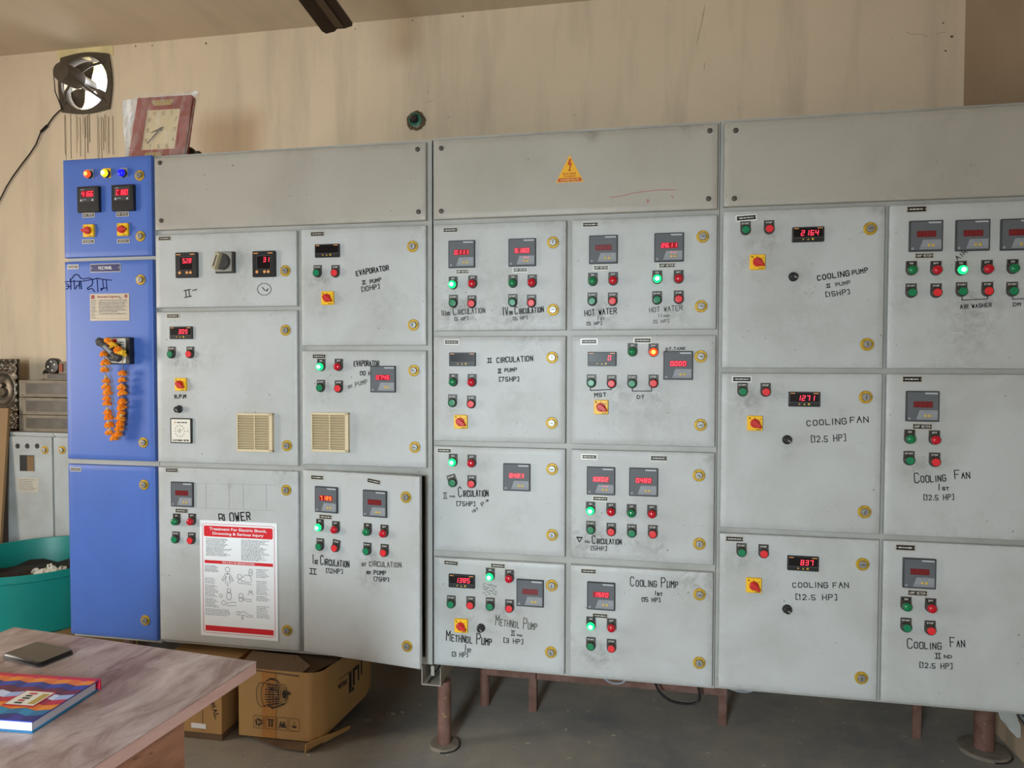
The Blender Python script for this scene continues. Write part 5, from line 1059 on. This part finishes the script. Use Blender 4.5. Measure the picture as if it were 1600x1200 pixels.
# ------------------------------------------------------------------ clock in its plastic bag
cy = .09; pbl, pbr, ptl, ptr = at_y(203, 246, cy), at_y(294, 241, cy), at_y(212, 154, cy), at_y(302, 147, cy)
zb2 = 2.2095; CW = .246; CHh = .268; roll = math.radians(.8); lean = math.radians(11.5)
CK = thing('wall_clock', 'red square clock wrapped in clear plastic on top of the switchboard', 'clock', ((pbl.x+pbr.x)/2-.004, cy, zb2+.004), (-lean, roll, 0))
def ck(name, mb, label=None): return obj(name, mb, CK, label=label)
RF = mat('clock_red_frame', (158, 40, 36), .35, noise=.5, nscale=12, col2=(104, 24, 24)); FACE = mat('clock_face', (226, 206, 164), .5); GD = mat('clock_gold', (196, 168, 92), .4, metal=.3); CNUM = mat('clock_numeral', (112, 98, 76), .6); HAND = mat('clock_hand', (66, 66, 64), .4)
hw = CW/2; ih0, ih1, iw0, iw1 = .040, .214, -hw+.050, hw-.044
mb = MB()
for a, b, c, d in ((-hw, hw, 0, ih0), (-hw, hw, ih1, CHh), (-hw, iw0, ih0, ih1), (iw1, hw, ih0, ih1)): mb.rr(a, b, c, d, -.016, .012, .002, .002, RF, seg=1)
ck('frame', mb)
mb = MB(); mb.box(iw0, iw1, -.010, .011, ih0, ih1, FACE); fcx, fcz = (iw0+iw1)/2, (ih0+ih1)/2
for k in range(1, 13):
    t = math.radians(k*30); rx, rz = (iw1-iw0)/2-.016, (ih1-ih0)/2-.016; x = max(-rx, min(rx, 1.25*rx*math.sin(t))); z = max(-rz, min(rz, 1.25*rz*math.cos(t)))
    letters(mb, str(k), fcx+x, fcz+z, .008 if k in (1,) else (.012 if k < 10 else .018)*.8, .018, .0018, -.0104, CNUM, jit=.02)
ck('dial', mb)
mb = MB(); mb.prism([(fcx-.002, fcz-.004), (fcx+.012, fcz+.010), (fcx+.002, fcz+.008), (fcx-.046, fcz-.014)], -.0145, -.013, 0, HAND); ck('hand', mb)
mb = MB(); mb.prism([(fcx+.003, fcz-.001), (fcx-.002, fcz+.003), (fcx-.052, fcz-.060), (fcx-.049, fcz-.062)], -.0165, -.015, 0, HAND); ck('hand', mb)
mb = MB(); mb.lathe([(.005, -.010), (.005, -.018), (0, -.0185)], HAND, cx=fcx, cz=fcz, seg=12); ck('spindle', mb)
for zc_, up in ((ih1+.026, 1), (.014, -1)):
    mb = MB(); mb.prism([(-.040, zc_-.011), (.036, zc_-.011), (.048, zc_+.011), (-.052, zc_+.011)] if up > 0 else [(-.056, zc_-.011), (.030, zc_-.011), (.018, zc_+.011), (-.044, zc_+.011)], -.020, -.015, .001, GD)
    for k in range(5): mb.lathe([(.0055, -.020), (.004, -.023), (0, -.024)], GD, seg=8, cx=-.034+k*.015, cz=zc_)
    ck('gilt_ornament', mb)
g = G('clear_plastic'); tr_ = g.t.nodes.new('ShaderNodeBsdfTransparent'); gl = g.t.nodes.new('ShaderNodeBsdfGlossy'); gl.inputs['Roughness'].default_value = .12; df = g.t.nodes.new('ShaderNodeBsdfDiffuse'); df.inputs['Color'].default_value = rgb(236, 240, 242)
m1 = g.t.nodes.new('ShaderNodeMixShader'); m2 = g.t.nodes.new('ShaderNodeMixShader'); lw = g.t.nodes.new('ShaderNodeLayerWeight'); lw.inputs['Blend'].default_value = .25
g.t.links.new(g.remap(g.noise(g.vec((1, 1, .35)), 22, 5, .6, 1.2), .45, .72, .06, .30), m1.inputs[0]); g.t.links.new(tr_.outputs[0], m1.inputs[1]); g.t.links.new(df.outputs[0], m1.inputs[2])
g.t.links.new(lw.outputs['Facing'], m2.inputs[0]); m2.inputs[0].default_value = .12; g.t.links.new(m1.outputs[0], m2.inputs[1]); g.t.links.new(gl.outputs[0], m2.inputs[2])
g.t.links.new(m2.outputs[0], g.t.nodes['Material Output'].inputs['Surface']); CLEAR = g.m
def sheet(x0, x1, z0, z1, y, amp, seed, nx=26, nz=26, fn=None):
    rg = random.Random(seed); ph = [rg.uniform(0, 6) for _ in range(6)]; vs = []
    for j in range(nz+1):
        for i in range(nx+1):
            a, b = i/nx, j/nz; x = x0+(x1-x0)*a; z = z0+(z1-z0)*b
            d = amp*(math.sin(9*a+5*b+ph[0])*.5+math.sin(23*a-16*b+ph[1])*.35+math.sin(41*a+30*b+ph[2])*.2)
            xx, zz_ = fn(a, b, x, z) if fn else (x, z)
            vs.append((xx, y+d, zz_))
    N = nx+1; return vs, [(j*N+i, j*N+i+1, (j+1)*N+i+1, (j+1)*N+i) for j in range(nz) for i in range(nx)]
mb = MB(); vs, fs = sheet(-hw-.005, hw+.014, -.004, CHh+.010, -.027, .003, 5); mb.add(vs, fs, CLEAR); ck('plastic_wrap', mb, 'clear crinkled plastic film')
g = G('milky_plastic'); tr_ = g.t.nodes.new('ShaderNodeBsdfTransparent'); df = g.t.nodes.new('ShaderNodeBsdfDiffuse'); df.inputs['Color'].default_value = rgb(236, 240, 242); m1 = g.t.nodes.new('ShaderNodeMixShader')
g.t.links.new(g.remap(g.noise(g.vec((1, 1, .4)), 30, 5), .3, .7, .45, .95), m1.inputs[0]); g.t.links.new(tr_.outputs[0], m1.inputs[1]); g.t.links.new(df.outputs[0], m1.inputs[2]); g.t.links.new(m1.outputs[0], g.t.nodes['Material Output'].inputs['Surface']); MILK = g.m
mb = MB(); vs, fs = sheet(0, 1, 0, CHh-.002, -.012, .006, 8, 10, 20, lambda a, b, x, z: (-hw-.002-(.012+.056*b)*(1-a), z)); mb.add(vs, fs, MILK)
vs, fs = sheet(0, 1, 0, CHh, -.008, .006, 9, 8, 20, lambda a, b, x, z: (hw+.002+a*(.006+.022*b*b), z+.012*a*b)); mb.add(vs, fs, CLEAR)
vs, fs = sheet(-hw-.06, hw+.02, 0, 1, -.01, .006, 12, 24, 4, lambda a, b, x, z: (x, CHh-.002+b*(.003+.016*a*a))); mb.add(vs, fs, MILK)
ck('plastic_fold', mb, 'milky white fold of the plastic bag')
mb = MB(); vs, fs = sheet(0, 1, 0, 1, 0, .008, 15, 10, 10, lambda a, b, x, z: (a*(.075-.055*b*b), b*.072)); mb.add(vs, fs, mat('grey_sack', (96, 88, 74), .7)); n = len(vs); mb.add([(x, y_+.05, z) for x, y_, z in vs], [f[::-1] for f in fs], MATS['grey_sack']); mb.box(0, .07, .0, .05, 0, .02, MATS['grey_sack'])
obj('grey_bag_end', mb, None, (at_y(292, 236, .16).x, .16, zb2), label='folded grey bag end on the switchboard right of the clock', cat='bag', kind='thing')

# ------------------------------------------------------------------ exhaust fan in the wall opening
FC = Vector((-2.2475, WY, 2.918)); EF = thing('exhaust_fan', 'dark exhaust fan with bright daylight behind it, high on the wall', 'exhaust fan', FC)
FD = mat('fan_dark_metal', (88, 78, 64), .5, noise=.5, nscale=20, col2=(64, 56, 46)); HOLE = .143
def sq(t):                       # square plate with bulging sides
    c, s_ = math.cos(t), math.sin(t); k = 1/max(abs(c), abs(s_)); r = .166*(1+(k-1)*.64); return r*c*1.0, r*s_*.98
mb = MB(); n = 64; A_ = [sq(2*PI*k/n) for k in range(n)]; Bq = [(HOLE*math.cos(2*PI*k/n), HOLE*math.sin(2*PI*k/n)) for k in range(n)]
vs = [(x, -.014, z) for x, z in A_]+[(x, -.017, z) for x, z in Bq]+[(x*.97, .055, z*.97) for x, z in Bq]+[(x, -.003, z) for x, z in A_]
fs = [(k, (k+1) % n, n+(k+1) % n, n+k) for k in range(n)]+[(n+k, n+(k+1) % n, 2*n+(k+1) % n, 2*n+k) for k in range(n)]+[(3*n+k, 3*n+(k+1) % n, (k+1) % n, k) for k in range(n)]
mb.add(vs, fs, FD); obj('mounting_plate', mb, EF)
mb = MB(); mb.lathe([(.030, .04), (.034, .0), (.036, -.04), (.050, -.06), (.052, -.155), (.046, -.172), (.0, -.176)], FD, seg=28); obj('motor', mb, EF)
for a in (40, 140, 220, -40):
    t = math.radians(a); c, s_ = math.cos(t), math.sin(t); mb = MB(); mb.tube([(c*.045, -.075, s_*.045), (c*.10, -.062, s_*.10), (c*.155, -.018, s_*.155), (c*.175, -.012, s_*.175)], .0065, FD, 8); obj('strut', mb, EF)
for a in (222, 322, 118):
    mb = MB(); vs = []; 
    for j in range(7):
        r = .025+.108*j/6; span = math.radians(30+16*math.sin(j/6*PI*.8))
        for i in range(7): th = math.radians(a)+span*(i/6-.5)*2*(.34 if a == 322 else .8); vs.append((r*math.cos(th), .020-.030*(i/6-.5), r*math.sin(th)))
    mb.add(vs, [(j*7+i, j*7+i+1, (j+1)*7+i+1, (j+1)*7+i) for j in range(6) for i in range(6)], FD); mb.add([(x, y_+.0015, z) for x, y_, z in vs], [(j*7+i, (j+1)*7+i, (j+1)*7+i+1, j*7+i+1) for j in range(6) for i in range(6)], FD)
    obj('blade', mb, EF)
mb = MB(); 
for k in range(24): t = 2*PI*k/24; mb.tube([(.03*math.cos(t), .056, .03*math.sin(t)), (.138*math.cos(t), .056, .138*math.sin(t))], .0008, FD, 5)
for r in (.05, .095, .136): mb.tube([(r*math.cos(2*PI*k/32), .056, r*math.sin(2*PI*k/32)) for k in range(33)], .0009, FD, 5)
obj('guard', mb, EF)
cpts = [(98, 170), (93, 173), (84, 182), (74, 196), (64, 206), (56, 226), (47, 240), (33, 258), (20, 276), (10, 292), (0, 312), (-12, 336), (-26, 372), (-36, 420), (-42, 480), (-45, 545), (-46, 600)]
P_ = [at_y(u, v, WY-.012) for u, v in cpts]; mb = MB(); mb.tube([p-FC for p in P_], .0035, BLACK, 6); mb.tube([P_[3]-FC, (P_[3]+P_[4])/2-FC, P_[4]-FC], .007, BLACK, 6)
mb.tube([(-.135, -.02, -.135), (-.15, -.05, -.05), (-.12, -.09, .03), (-.05, -.10, .0)], .003, BLACK, 6); obj('power_cord', mb, EF)

# ------------------------------------------------------------------ pipe hole in the back wall
hc = at_y(650.5, 189, WY); PHo = thing('wall_pipe', 'green pipe end in a ragged hole of the back wall above the seam', 'pipe', hc)
mb = MB(); rg = random.Random(6); n = 26; ri = [.036*rg.uniform(.92, 1.06) for _ in range(n)]; ro = [.048*rg.uniform(.93, 1.10) for _ in range(n)]
vs = [(ro[k]*math.cos(2*PI*k/n), -.001, ro[k]*math.sin(2*PI*k/n)) for k in range(n)]+[(ri[k]*1.08*math.cos(2*PI*k/n), -.010, ri[k]*1.08*math.sin(2*PI*k/n)) for k in range(n)]+[(ri[k]*.9*math.cos(2*PI*k/n), -.002, ri[k]*.9*math.sin(2*PI*k/n)) for k in range(n)]
mb.add(vs, [(j*n+k, j*n+(k+1) % n, (j+1)*n+(k+1) % n, (j+1)*n+k) for j in range(2) for k in range(n)], mat('ragged_plaster', (122, 104, 78), .9, noise=.8, nscale=60, col2=(72, 58, 42))); obj('plaster_rim', mb, PHo)
mb = MB(); GP = mat('green_pipe', (40, 120, 96), .4, noise=.5, nscale=50, col2=(110, 140, 120)); mb.lathe([(.028, -.002), (.033, -.020), (.027, -.022), (.024, -.004), (0, -.004)], GP, seg=26); obj('pipe', mb, PHo)
mb = MB(); mb.lathe([(.018, -.002), (.018, -.024), (.012, -.030), (0, -.031)], mat('dark_plug', (50, 38, 34), .4), seg=18, cx=-.006, cz=.006); obj('plug', mb, PHo)

# ------------------------------------------------------------------ ceiling fan (one blade reaches into the frame)
HB = Vector((-.325, -.62, 2.66)); CFN = thing('ceiling_fan', 'dark brown ceiling fan blade hanging below the ceiling at the top edge', 'ceiling fan', HB)
FB = mat('fan_blade_brown', (58, 44, 36), .4, noise=.5, nscale=8, col2=(40, 30, 26)); FBL = mat('fan_blade_rib', (92, 76, 60), .35, metal=.3)
RT = Matrix.Rotation(PI/2, 4, 'X'); mb = MB(); mb.lathe([(.0, -.06), (.07, -.055), (.10, -.02), (.10, .03), (.06, .055), (.018, .06)], FB, T=RT, seg=28); obj('motor', mb, CFN)
mb = MB(); mb.tube([(0, 0, .05), (0, 0, CZ-HB.z-.02)], .012, FB, 12); obj('down_rod', mb, CFN)
mb = MB(); mb.tube([(0, 0, CZ-HB.z-.09), (0, 0, CZ-HB.z-.05), (0, 0, CZ-HB.z-.001)], [.03, .05, .06], FB, 16); obj('canopy', mb, CFN)
for k in range(3):
    mb = MB(); W0, W1, L0, L1 = .050, .058,   .14, .69; th = .004; pitch = .012
    vs = []
    for y_, wd in ((L0, W0), (L1-.02, W1), (L1, W1-.008)):
        for a, hgt in ((-1, -1), (-.35, -.45), (-.15, .35), (.45, .35), (1, 1)): vs.append((a*wd, y_, hgt*pitch))
    n5 = 5; vs += [(x, y_, z+th) for x, y_, z in vs]; fs = []
    for j in range(2):
        for i in range(4): fs += [(j*5+i, j*5+i+1, (j+1)*5+i+1, (j+1)*5+i), (15+j*5+i, 15+(j+1)*5+i, 15+(j+1)*5+i+1, 15+j*5+i+1)]
    fs += [(10+i, 10+i+1, 25+i+1, 25+i) for i in range(4)]+[(i, 15+i, 15+i+1, i+1) for i in range(4)]+[(j*5, (j+1)*5, 15+(j+1)*5, 15+j*5) for j in range(2)]+[(j*5+4, 15+j*5+4, 15+(j+1)*5+4, (j+1)*5+4) for j in range(2)]
    mb.add(vs, fs, FB); mb.add([(.42*W0, L0, .0), (-.15*W0, L0, .0), (-.15*W1, L1-.02, .0), (.42*W1, L1-.02, .0)], [(0, 1, 2, 3)], FBL); mb.box(-.018, .018, .07, L0+.05, -.004, .002, FB)
    obj('blade', mb, CFN, (0, 0, -.012), (0, 0, math.radians(120*k+5)))
